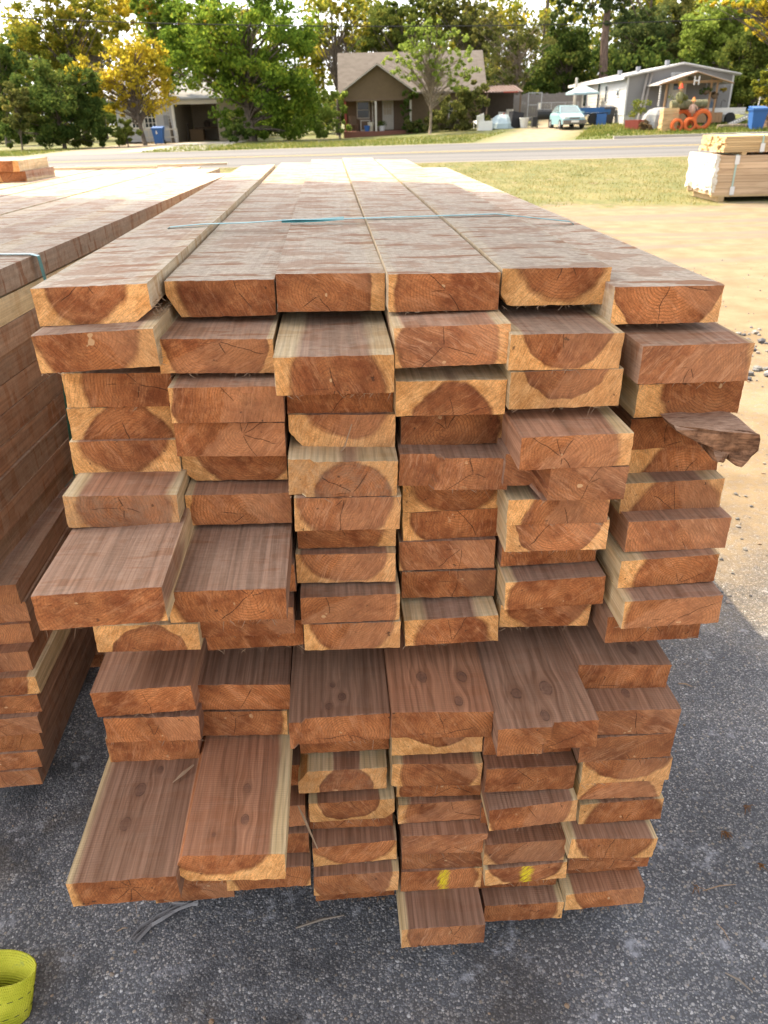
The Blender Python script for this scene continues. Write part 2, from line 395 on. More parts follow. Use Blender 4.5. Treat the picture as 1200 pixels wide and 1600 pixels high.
# ---------------------------------------------------------------- ground materials
def ground_material():
    t = NT('yard_ground'); P = t.pos(); x, y, z = t.sep(P)
    n_big = t.noise(P, .55, 4, .6); n_mid = t.noise(P, 2.6, 4, .6); n_fine = t.noise(P, 26, 4, .65)
    # asphalt: stones set in dark binder
    wv = t.vmath('ADD', P, t.vmath('SCALE', t.noise(P, 60, 2, color=True), scale=.006))
    d1 = t.voro(wv, 92); c1 = t.voro(wv, 92, out='Color'); d2 = t.voro(wv, 200); c2 = t.voro(wv, 200, out='Color')
    r1, g1, b1 = t.sep(c1); r2, g2, b2 = t.sep(c2)
    st1 = t.ramp(r1, [(0, (.075, .078, .085)), (.40, (.15, .15, .155)), (.70, (.225, .215, .205)), (.86, (.27, .225, .17)), (.95, (.34, .33, .32)), (1, (.46, .45, .43))])
    st2 = t.ramp(r2, [(0, (.07, .072, .08)), (.6, (.15, .15, .155)), (.9, (.27, .255, .235)), (1, (.38, .36, .34))])
    asp = t.mix(t.smooth(d2, .40, .66), st2, (.080, .080, .080))
    asp = t.mix(t.mul(t.smooth(d1, .42, .30), t.math('GREATER_THAN', g1, .35)), asp, st1)
    asp = t.val(asp, t.smooth(n_mid, .3, .7, .95, 1.38))
    asp = t.mix(1.0, asp, (1.04, 1.06, 1.10), 'MULTIPLY')
    # worn black and pale scuffed patches
    near = t.smooth(y, 1.9, .9)
    blackp = t.mul(t.smooth(t.noise(t.vmath('ADD', P, (5, 2, 0)), 2.4, 5, .65), .47, .60), t.smooth(x, .60, .05))
    asp = t.mix(t.mul(blackp, .66), asp, (.034, .034, .037))
    brown = t.mul(t.smooth(t.noise(t.vmath('ADD', P, (9, 4, 0)), 3.6, 4, .65), .52, .64), t.smooth(x, .7, -.1))
    asp = t.mix(t.mul(brown, .35), asp, (.10, .078, .055))
    chalk = t.mul(t.smooth(t.noise(t.vmath('ADD', P, (1, 7, 0)), 7.5, 5, .7), .56, .68), t.smooth(n_fine, .42, .58))
    asp = t.mix(t.mul(chalk, .75), asp, (.42, .43, .46))
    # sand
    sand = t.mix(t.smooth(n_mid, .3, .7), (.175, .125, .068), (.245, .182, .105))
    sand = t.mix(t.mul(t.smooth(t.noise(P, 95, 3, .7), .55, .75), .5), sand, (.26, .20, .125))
    rut = t.noise(t.vmath('MULTIPLY', P, (.30, 1.9, 1)), 1.0, 4, .6)
    greyd = t.mul(t.smooth(rut, .46, .60), t.smooth(y, 7.5, 11))
    sand = t.mix(t.mul(greyd, .8), sand, (.15, .13, .10))
    clod = t.smooth(t.voro(P, 7.0), .10, .05)
    sand = t.mix(t.mul(clod, t.mul(t.smooth(n_big, .5, .7), .5)), sand, (.16, .12, .08))
    # dry grass
    gcol = t.ramp(t.noise(t.vmath('MULTIPLY', P, (1.1, .55, 1)), 1.2, 6, .72), [(.25, (.065, .080, .02)), (.45, (.12, .122, .036)), (.62, (.18, .158, .06)), (.8, (.23, .19, .09))])
    gcol = t.val(gcol, t.smooth(t.noise(P, 9, 4, .7), .25, .75, .65, 1.3))
    # zones
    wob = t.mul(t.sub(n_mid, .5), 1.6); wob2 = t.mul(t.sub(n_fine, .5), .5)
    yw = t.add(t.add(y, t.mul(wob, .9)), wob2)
    sandy_sun = t.smooth(yw, 1.7, 3.6)  # near ramp paints the sun's tan onto asphalt; real sand lies farther out
    sandy_sun = t.mul(sandy_sun, t.smooth(n_fine, .30, .58, .62, 1.0))
    sandy_sun = t.math('MAXIMUM', sandy_sun, t.smooth(y, 4.4, 6.5))
    sandy_sun = t.math('MULTIPLY', sandy_sun, t.smooth(t.add(x, wob), -.4, .8))
    sandy_sun = t.math('MAXIMUM', sandy_sun, t.smooth(y, 7, 9))
    sandy_sun = t.math('MAXIMUM', sandy_sun, t.smooth(yw, .1, -.8))  # sand behind the camera, out of view, added to bounce warm light
    col = t.mix(sandy_sun, asp, sand)
    gw = t.add(y, t.add(t.mul(t.sub(t.noise(P, .42, 5, .65), .5), 4.6), t.mul(t.sub(t.noise(P, 3.5, 4, .7), .5), 2.0)))
    grassy = t.smooth(gw, 16.2, 17.0)
    grassy = t.mul(grassy, t.smooth(t.noise(P, 1.1, 5, .7), .30, .42))
    col = t.mix(grassy, col, gcol)
    # across the road: verge, bare drive and yards
    dirt2 = t.mix(n_mid, (.24, .19, .125), (.33, .27, .19))
    far = t.math('GREATER_THAN', y, 41.9)
    drv = t.math('MAXIMUM', t.mul(t.smooth(t.math('ABSOLUTE', t.sub(x, t.add(7.4, t.mul(t.sub(y, 42), .33)))), 3.0, .8), t.smooth(n_mid, .25, .6, .45, 1.0)),
                 t.smooth(t.math('ABSOLUTE', t.add(x, 15.0)), 3.2, 2.2))
    drv = t.math('MAXIMUM', drv, t.mul(t.smooth(t.noise(P, .35, 4, .65), .56, .66), .8))
    fcol = t.mix(drv, t.mix(t.smooth(t.noise(P, .3, 3), .4, .6), gcol, (.12, .135, .04)), dirt2)
    col = t.mix(far, col, fcol)
    t.color(col)
    peb = t.sub(t.add(t.mul(t.smooth(d1, .0, .5, 1.0, .0), .8), t.mul(t.smooth(d2, 0, .6, 1.0, 0.0), .6)), t.mul(n_fine, .4))
    hsand = t.add(t.mul(t.noise(P, 40, 5, .7), 1.3), t.mul(n_mid, 2.0))
    hb = t.add(t.mul(peb, t.sub(1.0, t.mul(sandy_sun, .55))), t.mul(hsand, sandy_sun))
    t.bump(hb, .48, .005)
    t.rough(.9); t.b.inputs['Specular IOR Level'].default_value = .25
    return t.m
def road_material():
    t = NT('road_asphalt'); P = t.pos(); x, y, z = t.sep(P)
    n = t.noise(t.vmath('MULTIPLY', P, (.08, 1.4, 1)), 1.0, 4, .6); f = t.noise(P, 14, 4, .7)
    c = t.mix(t.smooth(n, .35, .65), (.088, .087, .085), (.145, .140, .133))
    c = t.val(c, t.smooth(f, .25, .75, .8, 1.2))
    tr = t.mul(t.smooth(t.math('ABSOLUTE', t.sub(t.math('ABSOLUTE', t.sub(y, 37.2)), 2.6)), 1.1, .3), .35)
    c = t.mix(tr, c, (.145, .14, .138))
    sh = t.math('MAXIMUM', t.smooth(t.add(y, t.mul(f, 1.2)), 32.9, 32.0), t.smooth(t.add(y, t.mul(f, 1.2)), 42.0, 43.0))
    c = t.mix(t.mul(sh, .7), c, (.36, .29, .19))
    t.color(c); t.bump(f, .4, .01); return t.m
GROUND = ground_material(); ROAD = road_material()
YLINE = plain('worn_yellow_paint', (.42, .30, .08), .8, .5, 9)
CONC = plain('pale_concrete', (.40, .37, .32), .9, .25, 3, bump=.3)

# ---------------------------------------------------------------- setting
xs = [-140, -90, -60, -45, -30, -20, -12, -6, -2, 0, 2, 6, 10, 16, 22, 30, 45, 70, 110, 160]
ys = [-60, -20, -6, 0, 3, 8, 14, 20, 28, 30, 33, 36, 39, 42, 46, 50, 55, 60, 66, 74, 87, 110, 160, 260, 420]
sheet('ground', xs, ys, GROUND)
sheet('road', [-140, -90, -60, -45, -30, -20, -10, 0, 10, 20, 30, 45, 70, 110, 160], [31.7, 33, 35, 37, 39, 41, 42.0], ROAD, .006)
for yl in (36.75, 37.05):
    sheet('road_centre_line', [-140, -90, -45, -20, 0, 20, 45, 90, 160], [yl, yl + .12], YLINE, .011)
m = MB()
for i in range(26):
    xa = 3.0 + i * 1.0 if i > 8 else 99
    if xa < 40: m.box((xa, 42.02, T_(xa, 42) - .1), (xa + 1.01, 42.18, T_(xa, 42) + .13))
m.build('kerb', CONC)['kind'] = 'structure'
m = MB()
xd0 = gx(262, 52); xd1 = gx(345, 52)
for a, b in ((43, 50), (50, 58.6)):
    m.poly([(xd0 - .6, a, T_(xd0, a) + .012), (xd1 + .6, a, T_(xd1, a) + .012), (xd1 + .6, b, T_(xd1, b) + .012), (xd0 - .6, b, T_(xd0, b) + .012)])
m.build('driveway', CONC)['kind'] = 'structure'

# unseen roof added to shade the timber stacks, cut narrow for fill light
edge_d = Vector((1, -.53, 0)).normalized(); edge_n = Vector((-.53, -1, 0)).normalized()
e0 = Vector((-1.65, 4.70, 4.2))
shed = thing('open_shed', 'open-sided steel shed whose roof edge shades the timber stacks', 'shed', (0, 0, 0))
TIN = plain('shed_tin', (.55, .55, .53), .5, .1, 2, metallic=.3); STEEL = plain('shed_steel', (.32, .1, .08), .6, .15, 3)
m = MB(); pts = [e0 + edge_d * -15, e0 + edge_d * 15, e0 + edge_d * 15 + edge_n * 2.7, e0 + edge_d * -15 + edge_n * 2.7]
lo = [p.copy() for p in pts]; hi = [p + Vector((0, 0, .06)) for p in pts]
m.poly(lo[::-1]); m.poly(hi)
for i in range(4): m.poly([lo[i], lo[(i + 1) % 4], hi[(i + 1) % 4], hi[i]])
m.build('roof', TIN, shed)
for sgn in (-11.0, 11.0):
    for dn in (.3, 2.4):
        p = e0 + edge_d * sgn + edge_n * dn
        MB().box((p.x - .1, p.y - .1, 0), (p.x + .1, p.y + .1, 4.2)).build('post', STEEL, shed)

# ---------------------------------------------------------------- timber boards
YAW = rad(3.3); UX = Vector((math.cos(YAW), math.sin(YAW), 0)); VX = Vector((-math.sin(YAW), math.cos(YAW), 0))
BOARDS = [
    ('U1',0,-0.398,1.274,1.5157,0.1896,0.0619,0.019,-0.1,-0.2,0.072,1.0,'bowl-shaped heartwood and pale right corner',{'ch': {'br': (0.03,0.02)},'sapw': 1}),
    ('U1',1,-0.39,1.219,1.4542,0.1937,0.063,0.026,-0.15,0.1,0.085,1.0,'dark split under a tan patch',{}),
    ('U1',2,-0.381,1.273,1.3699,0.1869,0.0614,-0.022,0.45,0.3,0.1,1.0,'broad pale left quarter',{}),
    ('U1',3,-0.386,1.277,1.3075,0.1848,0.0627,-0.026,0.1,1.2,0.078,1.0,'half-moon of red heartwood at its base',{}),
    ('U1',4,-0.389,1.269,1.2471,0.1898,0.0625,-0.035,0,-0.1,0.072,1.0,'heartwood wedge between two pale sides',{}),
    ('U1',5,-0.383,1.17,1.1866,0.191,0.0615,-0.056,0.05,0.4,0.077,0.9,'faded greyish end with paler sides',{'grey': 0.5}),
    ('U1',6,-0.38,0.966,1.1266,0.1951,0.0614,0.015,-0.05,0.3,0.104,1.0,'far-jutting,ringed pith,chipped corner',{}),
    ('U1',7,-0.385,1.2,1.064,0.1898,0.0627,0.0,0.1,0.4,0.12,0.9,'recessed end in deep shade',{}),
    ('U1',8,-0.385,1.2,1.0002,0.1898,0.0627,0.0,0.1,0.4,0.12,0.9,'recessed end in deep shade',{}),
    ('U1',9,-0.376,1.141,0.9363,0.1908,0.06,-0.028,0,1.2,0.07,1.0,'ragged sapwood over jagged heartwood',{'light': 0.2}),
    ('U2',0,-0.2,1.36,1.5023,0.1905,0.0633,-0.02,0.3,0.2,0.1,0.85,'greyish brown end,cut-off lower corner',{'ch': {'bl': (0.022,0.04)}}),
    ('U2',1,-0.203,1.252,1.4277,0.1921,0.0596,-0.043,0,0,0.088,1.0,'pale lower left corner and ragged right edge',{}),
    ('U2',2,-0.189,1.211,1.3572,0.19,0.0625,-0.032,0.25,0.4,0.115,1.0,'fine rings and a pale lower left corner',{}),
    ('U2',3,-0.194,1.233,1.2858,0.1916,0.062,-0.034,0.2,0.3,0.13,1.0,'star cracks round its pith',{}),
    ('U2',4,-0.199,1.274,1.2101,0.1922,0.0544,-0.03,0.25,-0.5,0.095,1.0,'pale lower left slope',{'ch': {'bl': (0.02,0.02)}}),
    ('U2',5,-0.193,1.228,1.1503,0.1904,0.0628,-0.041,0.1,0.6,0.095,1.0,'concentric rings like an eye',{}),
    ('U2',6,-0.198,1.025,1.0782,0.1909,0.0604,-0.042,0.4,0.2,0.125,0.95,'far-jutting,pale left edge with dark gash',{}),
    ('U2',7,-0.196,1.202,1.0129,0.1898,0.0629,0.0,0.1,0.4,0.12,0.9,'recessed end in deep shade',{}),
    ('U2',8,-0.2,1.161,0.9451,0.187,0.0628,-0.027,0.5,0.5,0.135,1.0,'small pale block at its left',{}),
    ('U2',9,-0.19,1.204,0.8825,0.1905,0.0626,-0.023,0.1,0.4,0.25,1.0,'plain end,lowest of its column',{}),
    ('U3',0,-0.006,1.337,1.5117,0.1903,0.0657,-0.024,-0.2,0.5,0.088,1.0,'small cracks and a tan chip in its end',{}),
    ('U3',1,-0.007,1.143,1.4219,0.189,0.0618,-0.003,0.05,0.8,0.075,0.95,'jagged heartwood and pale striped top',{}),
    ('U3',2,0.001,1.244,1.3531,0.1857,0.0629,-0.031,0.2,0.5,0.3,0.85,'all-red end half hidden by overhang',{}),
    ('U3',3,0.002,1.235,1.2914,0.1885,0.063,-0.031,0.1,-0.6,0.085,1.0,'pale rough end with bark at lower left',{'ch': {'bl': (0.025,0.03)},'light': 0.3}),
    ('U3',4,-0.0,1.172,1.2299,0.1901,0.0675,-0.055,0.2,1.0,0.066,0.85,'grey weathered end,recessed left strip',{'grey': 0.5,'step': (-0.6,0.012)}),
    ('U3',5,0.005,1.172,1.1609,0.1891,0.0667,-0.065,-0.05,0,0.085,1.0,'slanting fibres and pale lower corners',{'light': 0.35}),
    ('U3',6,0.001,1.234,1.0865,0.1879,0.0629,-0.032,-0.2,0,0.1,0.85,'plain thin end with pale right corner',{}),
    ('U3',7,-0.004,1.215,1.0208,0.1904,0.0637,-0.021,0,-0.4,0.085,1.0,'vee-shaped heartwood between pale corners',{'light': 0.4}),
    ('U3',8,0.001,1.177,0.9507,0.1899,0.0617,-0.033,-0.4,0.6,0.125,1.0,'upright pale strip at its right',{}),
    ('U3',9,0.002,1.181,0.8847,0.1889,0.0615,-0.034,0,-0.1,0.08,1.0,'bowl-shaped heartwood,dark lower line',{}),
    ('U4',0,0.184,1.278,1.5166,0.1899,0.0632,-0.015,0.1,0.5,0.093,0.95,'ringed pith in its red end',{}),
    ('U4',1,0.187,1.199,1.4481,0.1912,0.0661,0.007,-0.05,0.4,0.085,1.0,'swirling grain around a knotty centre',{'light': 0.6}),
    ('U4',2,0.188,1.2,1.3563,0.189,0.062,-0.021,0.05,1.1,0.07,1.0,'onion-dome heartwood under yellow sapwood',{}),
    ('U4',3,0.199,1.242,1.2787,0.1886,0.0571,-0.012,-0.1,0.5,0.095,0.75,'smudged dark stains on its end',{}),
    ('U4',4,0.196,1.183,1.222,0.1941,0.0629,-0.053,0.3,0.5,0.3,1.0,'broken-off left third of its end',{'light': 0.45,'step': (-0.35,0.018)}),
    ('U4',5,0.201,1.251,1.1465,0.1872,0.0632,-0.003,0.1,-0.2,0.085,1.0,'thin red strip under broken timber',{}),
    ('U4',6,0.202,1.259,1.0785,0.1889,0.0618,0.003,0.15,0,0.095,1.0,'pale left corner and radiating cracks',{}),
    ('U4',7,0.195,1.251,1.0164,0.1899,0.0655,-0.005,0.3,0.3,0.12,1.0,'diagonal light and dark bands',{'light': 0.35}),
    ('U4',8,0.2,1.254,0.945,0.1904,0.063,-0.024,0.2,0.4,0.3,0.82,'deep reddish brown end without sapwood',{}),
    ('U4',9,0.197,1.194,0.874,0.1874,0.0618,0.032,0,0.9,0.078,1.0,'pale shoulders and a striped top',{}),
    ('U5',0,0.38,1.296,1.5156,0.1915,0.0633,-0.021,0.1,-0.4,0.083,1.0,'reddish bowl of heartwood over pale edge',{'ch': {'bl': (0.014,0.02)}}),
    ('U5',1,0.373,1.181,1.433,0.1887,0.0609,-0.024,0,-0.3,0.078,1.0,'cup-shaped heartwood in a pale rim',{}),
    ('U5',2,0.378,1.183,1.371,0.192,0.0647,-0.009,0,-0.4,0.08,0.9,'wavy dark heartwood above pale lower edge',{}),
    ('U5',3,0.382,1.107,1.2861,0.1891,0.0573,-0.016,-0.3,0.6,0.1,1.0,'slanted saw lines and pale right edge',{}),
    ('U5',4,0.378,1.109,1.2285,0.1969,0.062,-0.035,0.3,0.5,0.3,1.02,'jagged tongue left from a broken end',{'light': 0.5,'step': (-0.42,0.06)}),
    ('U5',5,0.382,1.167,1.1403,0.1882,0.0506,-0.039,0.2,1.2,0.09,1.0,'thin end with pale left side',{}),
    ('U5',6,0.387,1.176,1.0899,0.191,0.0626,-0.013,0,0,0.08,1.05,"clear bull's-eye rings",{'light': 0.3}),
    ('U5',7,0.392,1.23,1.0257,0.1905,0.0627,0.0,0.1,0.5,0.25,0.9,'narrow exposed end with pale chipped block',{}),
    ('U5',8,0.395,1.183,0.9584,0.1959,0.0636,0.02,0.15,0.8,0.105,1.0,'long diagonal fibres and pale left edge',{}),
    ('U5',9,0.394,1.222,0.8731,0.1852,0.0554,-0.023,0,-0.3,0.082,1.0,'shallow cup of heartwood',{}),
    ('U6',0,0.562,1.253,1.4878,0.1918,0.0624,-0.02,0,-0.1,0.093,1.0,'heartwood arch cut short at lower corners',{}),
    ('U6',1,0.589,1.17,1.41,0.1898,0.0641,-0.012,-0.1,0.6,0.105,0.95,'torn grain round a swirl,broad pinkish end',{'light': 0.5}),
    ('U6',2,0.611,1.215,1.33,0.1929,0.0604,-0.005,0.5,0,0.1,1.0,'coarse open rings and pale left corner',{}),
    ('U6',3,0.62,1.268,1.2477,0.1745,0.0634,0.015,-0.1,0.9,0.3,0.9,'dull red end behind a splintered slab',{}),
    ('U6',4,0.628,1.273,1.1881,0.1815,0.0611,-0.007,0.2,1.1,0.075,1.0,'orange rim above a heartwood hump',{}),
    ('U6',5,0.617,1.228,1.1338,0.1975,0.0629,-0.0,0.1,1.1,0.085,1.0,'wide arch of heartwood and one long check',{'light': 0.25}),
    ('U6',6,0.621,1.186,1.0741,0.1978,0.0643,-0.009,0.1,0.6,0.3,0.95,'pinkish scuffed end with one dark crack',{'light': 0.55}),
    ('U6',7,0.603,1.161,1.0077,0.19,0.0622,0.019,0.2,1.0,0.09,1.0,'sapwood notch in its upper left corner',{}),
    ('U6',8,0.603,1.12,0.9434,0.1906,0.0604,0.001,0.15,0.7,0.108,1.0,'jutting,pale left side,fork-shaped crack',{}),
    ('U6',9,0.591,1.155,0.883,0.1898,0.0626,0.0,0.1,0.4,0.12,0.9,'recessed end in deep shade',{}),
    ('L1',0,-0.412,1.145,0.7835,0.1954,0.0628,0.045,0.1,1.2,0.3,1.05,'light orange end and cream streak on top',{}),
    ('L1',1,-0.404,1.148,0.7082,0.1857,0.0631,-0.057,0,0.8,0.3,1.0,'paler left half and split end',{}),
    ('L1',2,-0.419,1.165,0.6407,0.1866,0.0628,0.005,0.4,0.5,0.125,1.0,'pale ragged left corner',{}),
    ('L1',3,-0.424,0.887,0.5778,0.1911,0.0616,-0.001,0.2,0.3,0.107,1.0,'far-jutting,cream left edge,smudged knots',{'knots': [(-0.01,0.2,0.015),(-0.02,0.12,0.015),(0.02,0.25,0.008)]}),
    ('L2',0,-0.225,1.185,0.7456,0.192,0.0669,-0.057,-0.1,1.0,0.3,1.0,'smooth brown top and knotty end',{}),
    ('L2',1,-0.235,1.194,0.6679,0.1867,0.0639,-0.034,-0.1,0.2,0.1,1.0,'black gouge in its right corner',{}),
    ('L2',2,-0.234,0.907,0.5961,0.193,0.067,-0.059,-0.25,-1.0,0.118,1.0,'far-jutting,cream right edge,twin round knots',{'knots': [(0.015,0.15,0.012),(0.018,0.075,0.011),(-0.035,0.045,0.006)],'ch': {'tl': (0.012,0.02),'bl': (0.016,0.02),'br': (0.004,0.004)}}),
    ('L2',3,-0.221,1.189,0.5121,0.1898,0.0634,0.0,0.1,0.4,0.12,0.9,'recessed end in deep shade',{}),
    ('L2',4,-0.212,1.149,0.4317,0.1847,0.0633,-0.028,0.1,0.2,0.09,1.0,'end seen in a narrow gap behind long board',{}),
    ('L2',5,-0.21,1.14,0.3587,0.1865,0.063,-0.029,0.1,0.3,0.09,1.0,'red edge beside the long jutting board',{}),
    ('L2',6,-0.21,1.106,0.2909,0.1866,0.0628,-0.03,0.1,0.2,0.09,1.0,'pale lower edge beside long jutting board',{}),
    ('L3',0,-0.031,1.073,0.7502,0.1923,0.0649,-0.019,0.2,0.8,0.3,0.95,'knots in a row on its dark top',{'knots': [(-0.012,0.09,0.009),(0.006,0.055,0.01),(-0.02,0.03,0.008)],'step': (-0.8,-0.01)}),
    ('L3',1,-0.023,1.228,0.6774,0.1898,0.063,0.0,0.1,0.4,0.12,0.9,'recessed end in deep shade',{}),
    ('L3',2,-0.027,1.188,0.6064,0.192,0.063,-0.006,0.0,0.0,0.12,1.0,'thin dark end under a broad overhang',{}),
    ('L3',3,-0.034,1.148,0.5305,0.1902,0.0631,-0.035,0.1,0.9,0.062,1.0,'grey top and mostly yellow end',{'grey': 0.3,'ch': {'tl': (0.022,0.03)}}),
    ('L3',4,-0.018,1.131,0.4542,0.1855,0.0612,-0.006,-0.1,-0.2,0.07,1.0,'heartwood smile above sapwood',{'ch': {'br': (0.02,0.02)}}),
    ('L3',5,-0.023,1.171,0.389,0.1898,0.0628,0.0,0.1,0.4,0.12,0.9,'recessed end in deep shade',{}),
    ('L3',6,-0.017,1.128,0.3222,0.1891,0.0629,-0.007,0,-0.5,0.1,1.0,'broad bowl of striped heartwood',{}),
    ('L3',7,-0.016,1.102,0.256,0.192,0.0617,-0.06,-0.1,0.2,0.09,1.0,'dark end with upright pale right edge',{}),
    ('L3',8,-0.021,1.133,0.1892,0.1859,0.0628,-0.033,0.1,0.2,0.12,0.9,'bottom sliver of end above asphalt',{}),
    ('L4',0,0.163,1.052,0.7638,0.1926,0.0625,-0.089,0,0.9,0.3,0.95,'four dark oval knots on its top',{'knots': [(-0.03,0.1,0.015),(0.05,0.1,0.016),(0.035,0.03,0.013)]}),
    ('L4',1,0.174,1.181,0.6957,0.1898,0.0629,0.0,0.1,0.4,0.12,0.9,'recessed end in deep shade',{}),
    ('L4',2,0.167,1.141,0.6272,0.1914,0.0629,-0.025,0,-0.5,0.075,1.0,'pale vee-shaped rim',{}),
    ('L4',3,0.165,1.124,0.5552,0.1912,0.0629,-0.051,0,0.4,0.08,1.0,'pale sides and a dark top',{}),
    ('L4',4,0.176,1.158,0.4813,0.1884,0.0631,-0.043,0.3,0.5,0.11,1.0,'thin light end with pale left side',{}),
    ('L4',5,0.178,1.15,0.4093,0.19,0.0578,-0.038,0.3,0.5,0.11,1.0,'pale left block with dark top',{}),
    ('L4',6,0.184,1.115,0.3471,0.1903,0.0609,-0.053,0.2,0.6,0.3,1.0,'shimmering curly grain',{'light': 0.5}),
    ('L4',7,0.182,1.127,0.2832,0.1868,0.0627,-0.043,0.1,0.3,0.15,0.9,'shadowed splintered end',{'light': 0.3}),
    ('L4',8,0.18,1.122,0.2206,0.1896,0.0648,-0.073,-0.2,0.5,0.1,1.0,'yellow paint smear and pale right edge',{'paint': (0.005,-0.03,0.016)}),
    ('L4',9,0.171,1.029,0.1546,0.1893,0.0626,-0.015,0.25,0.5,0.105,1.0,'lowest jutting,diagonal pale scratches',{'light': 0.5}),
    ('L5',0,0.353,1.016,0.7548,0.1913,0.0647,0.013,0,0.9,0.3,0.98,'jutting,big grey knots on its top',{'knots': [(-0.04,0.085,0.017),(0.02,0.095,0.018),(0.0,0.02,0.011)],'step': (0.0,-0.01)}),
    ('L5',1,0.361,1.177,0.6842,0.1898,0.0629,0.0,0.1,0.4,0.12,0.9,'recessed end in deep shade',{}),
    ('L5',2,0.358,1.137,0.6155,0.1882,0.0629,-0.02,0,0.1,0.12,0.9,'narrow reddish end below the longest board',{}),
    ('L5',3,0.359,1.103,0.5492,0.1917,0.0649,-0.036,0.1,0.6,0.3,0.85,'deep red end,cracked lower left corner',{}),
    ('L5',4,0.36,1.07,0.4751,0.1888,0.0668,0.046,-0.1,0.1,0.09,0.95,'slanted dark end and pale right corner',{}),
    ('L5',5,0.361,1.141,0.3966,0.1898,0.0632,0.0,0.1,0.4,0.12,0.9,'recessed end in deep shade',{}),
    ('L5',6,0.362,1.101,0.3217,0.1865,0.0654,-0.021,0.1,0,0.1,1.0,'fibrous pink end split off a pale strip',{'light': 0.45}),
    ('L5',7,0.367,1.097,0.247,0.1893,0.0578,0.042,0,-0.3,0.085,1.0,'bright yellow paint spot on pale-edged end',{'paint': (0.0,-0.03,0.017)}),
    ('L5',8,0.361,1.137,0.1852,0.1898,0.0628,0.0,0.1,0.4,0.12,0.9,'recessed end in deep shade',{}),
    ('L5',9,0.371,1.093,0.1183,0.1885,0.06,-0.024,-0.15,0.2,0.09,1.0,'bottom,pale right side and small crack',{}),
    ('L6',0,0.543,1.146,0.77,0.1895,0.0628,-0.045,0,0.9,0.3,1.0,'dark-smudged top near the open yard',{'knots': [(0.03,0.05,0.012),(0.05,0.12,0.009),(0.2,0,0)]}),
    ('L6',1,0.547,1.084,0.7073,0.1897,0.0647,-0.019,0.1,0.8,0.3,1.0,'scarred light flecks across its end',{'light': 0.5,'knots': [(0,0.05,0.012),(0.2,0,0),(0.2,0,0)]}),
    ('L6',2,0.544,1.083,0.6405,0.196,0.064,-0.022,0,0.7,0.3,0.95,'round knot in the middle of its end',{'light': 0.3}),
    ('L6',3,0.558,1.096,0.5606,0.1889,0.0633,0.007,0,-0.7,0.1,1.0,'dark hanging arch over broad pale band',{}),
    ('L6',4,0.564,1.114,0.4831,0.1872,0.0603,-0.035,0,1.3,0.09,1.0,'flat-topped dark mound on pale ground',{}),
    ('L6',5,0.571,1.113,0.416,0.1872,0.0629,0.016,0.1,1.0,0.09,1.0,'slanted heartwood and pale upper corners',{}),
    ('L6',6,0.549,1.072,0.3503,0.1913,0.064,-0.048,0,-0.1,0.085,1.0,'pale strip split off by crack at its right',{}),
    ('L6',7,0.56,1.099,0.2803,0.1874,0.0629,-0.035,0.1,0.5,0.3,0.9,'thin red end under a pale-striped board',{}),
    ('L6',8,0.555,1.139,0.2147,0.1898,0.0628,0.0,0.1,0.4,0.12,0.9,'recessed end in deep shade',{}),
    ('L6',9,0.559,1.089,0.1493,0.1885,0.0616,0.032,0.15,0.1,0.088,1.0,'bottom,pale left wedge',{}),
    ('L1',4,-0.41,1.2,0.514,0.189,0.0625,-0.02,0.1,0.4,0.11,0.95,'shaded end under the long board',{}),
    ('L1',5,-0.41,1.2,0.4508,0.189,0.0625,-0.02,0.1,0.4,0.11,0.95,'shaded end under the long board',{}),
    ('L1',6,-0.41,1.2,0.3876,0.189,0.0625,-0.02,0.1,0.4,0.11,0.95,'shaded end under the long board',{}),
    ('L1',7,-0.41,1.2,0.3244,0.189,0.0625,-0.02,0.1,0.4,0.11,0.95,'shaded end under the long board',{}),
    ('L1',8,-0.41,1.2,0.2612,0.189,0.0625,-0.02,0.1,0.4,0.11,0.95,'shaded end under the long board',{}),
    ('L1',9,-0.41,1.2,0.198,0.189,0.0625,-0.02,0.1,0.4,0.11,0.95,'shaded end under the long board',{}),
    ('L1',10,-0.41,1.2,0.1348,0.189,0.0625,-0.02,0.1,0.4,0.11,0.95,'shaded end under the long board',{}),
    ('L2',7,-0.222,1.15,0.226,0.189,0.0625,-0.02,0.1,0.4,0.11,0.95,'thin edge below the long jutting board',{}),
    ('L2',8,-0.225,1.3,0.16,0.189,0.0625,-0.02,0.1,0.4,0.11,0.95,'deep shaded end under the long board',{}),
]

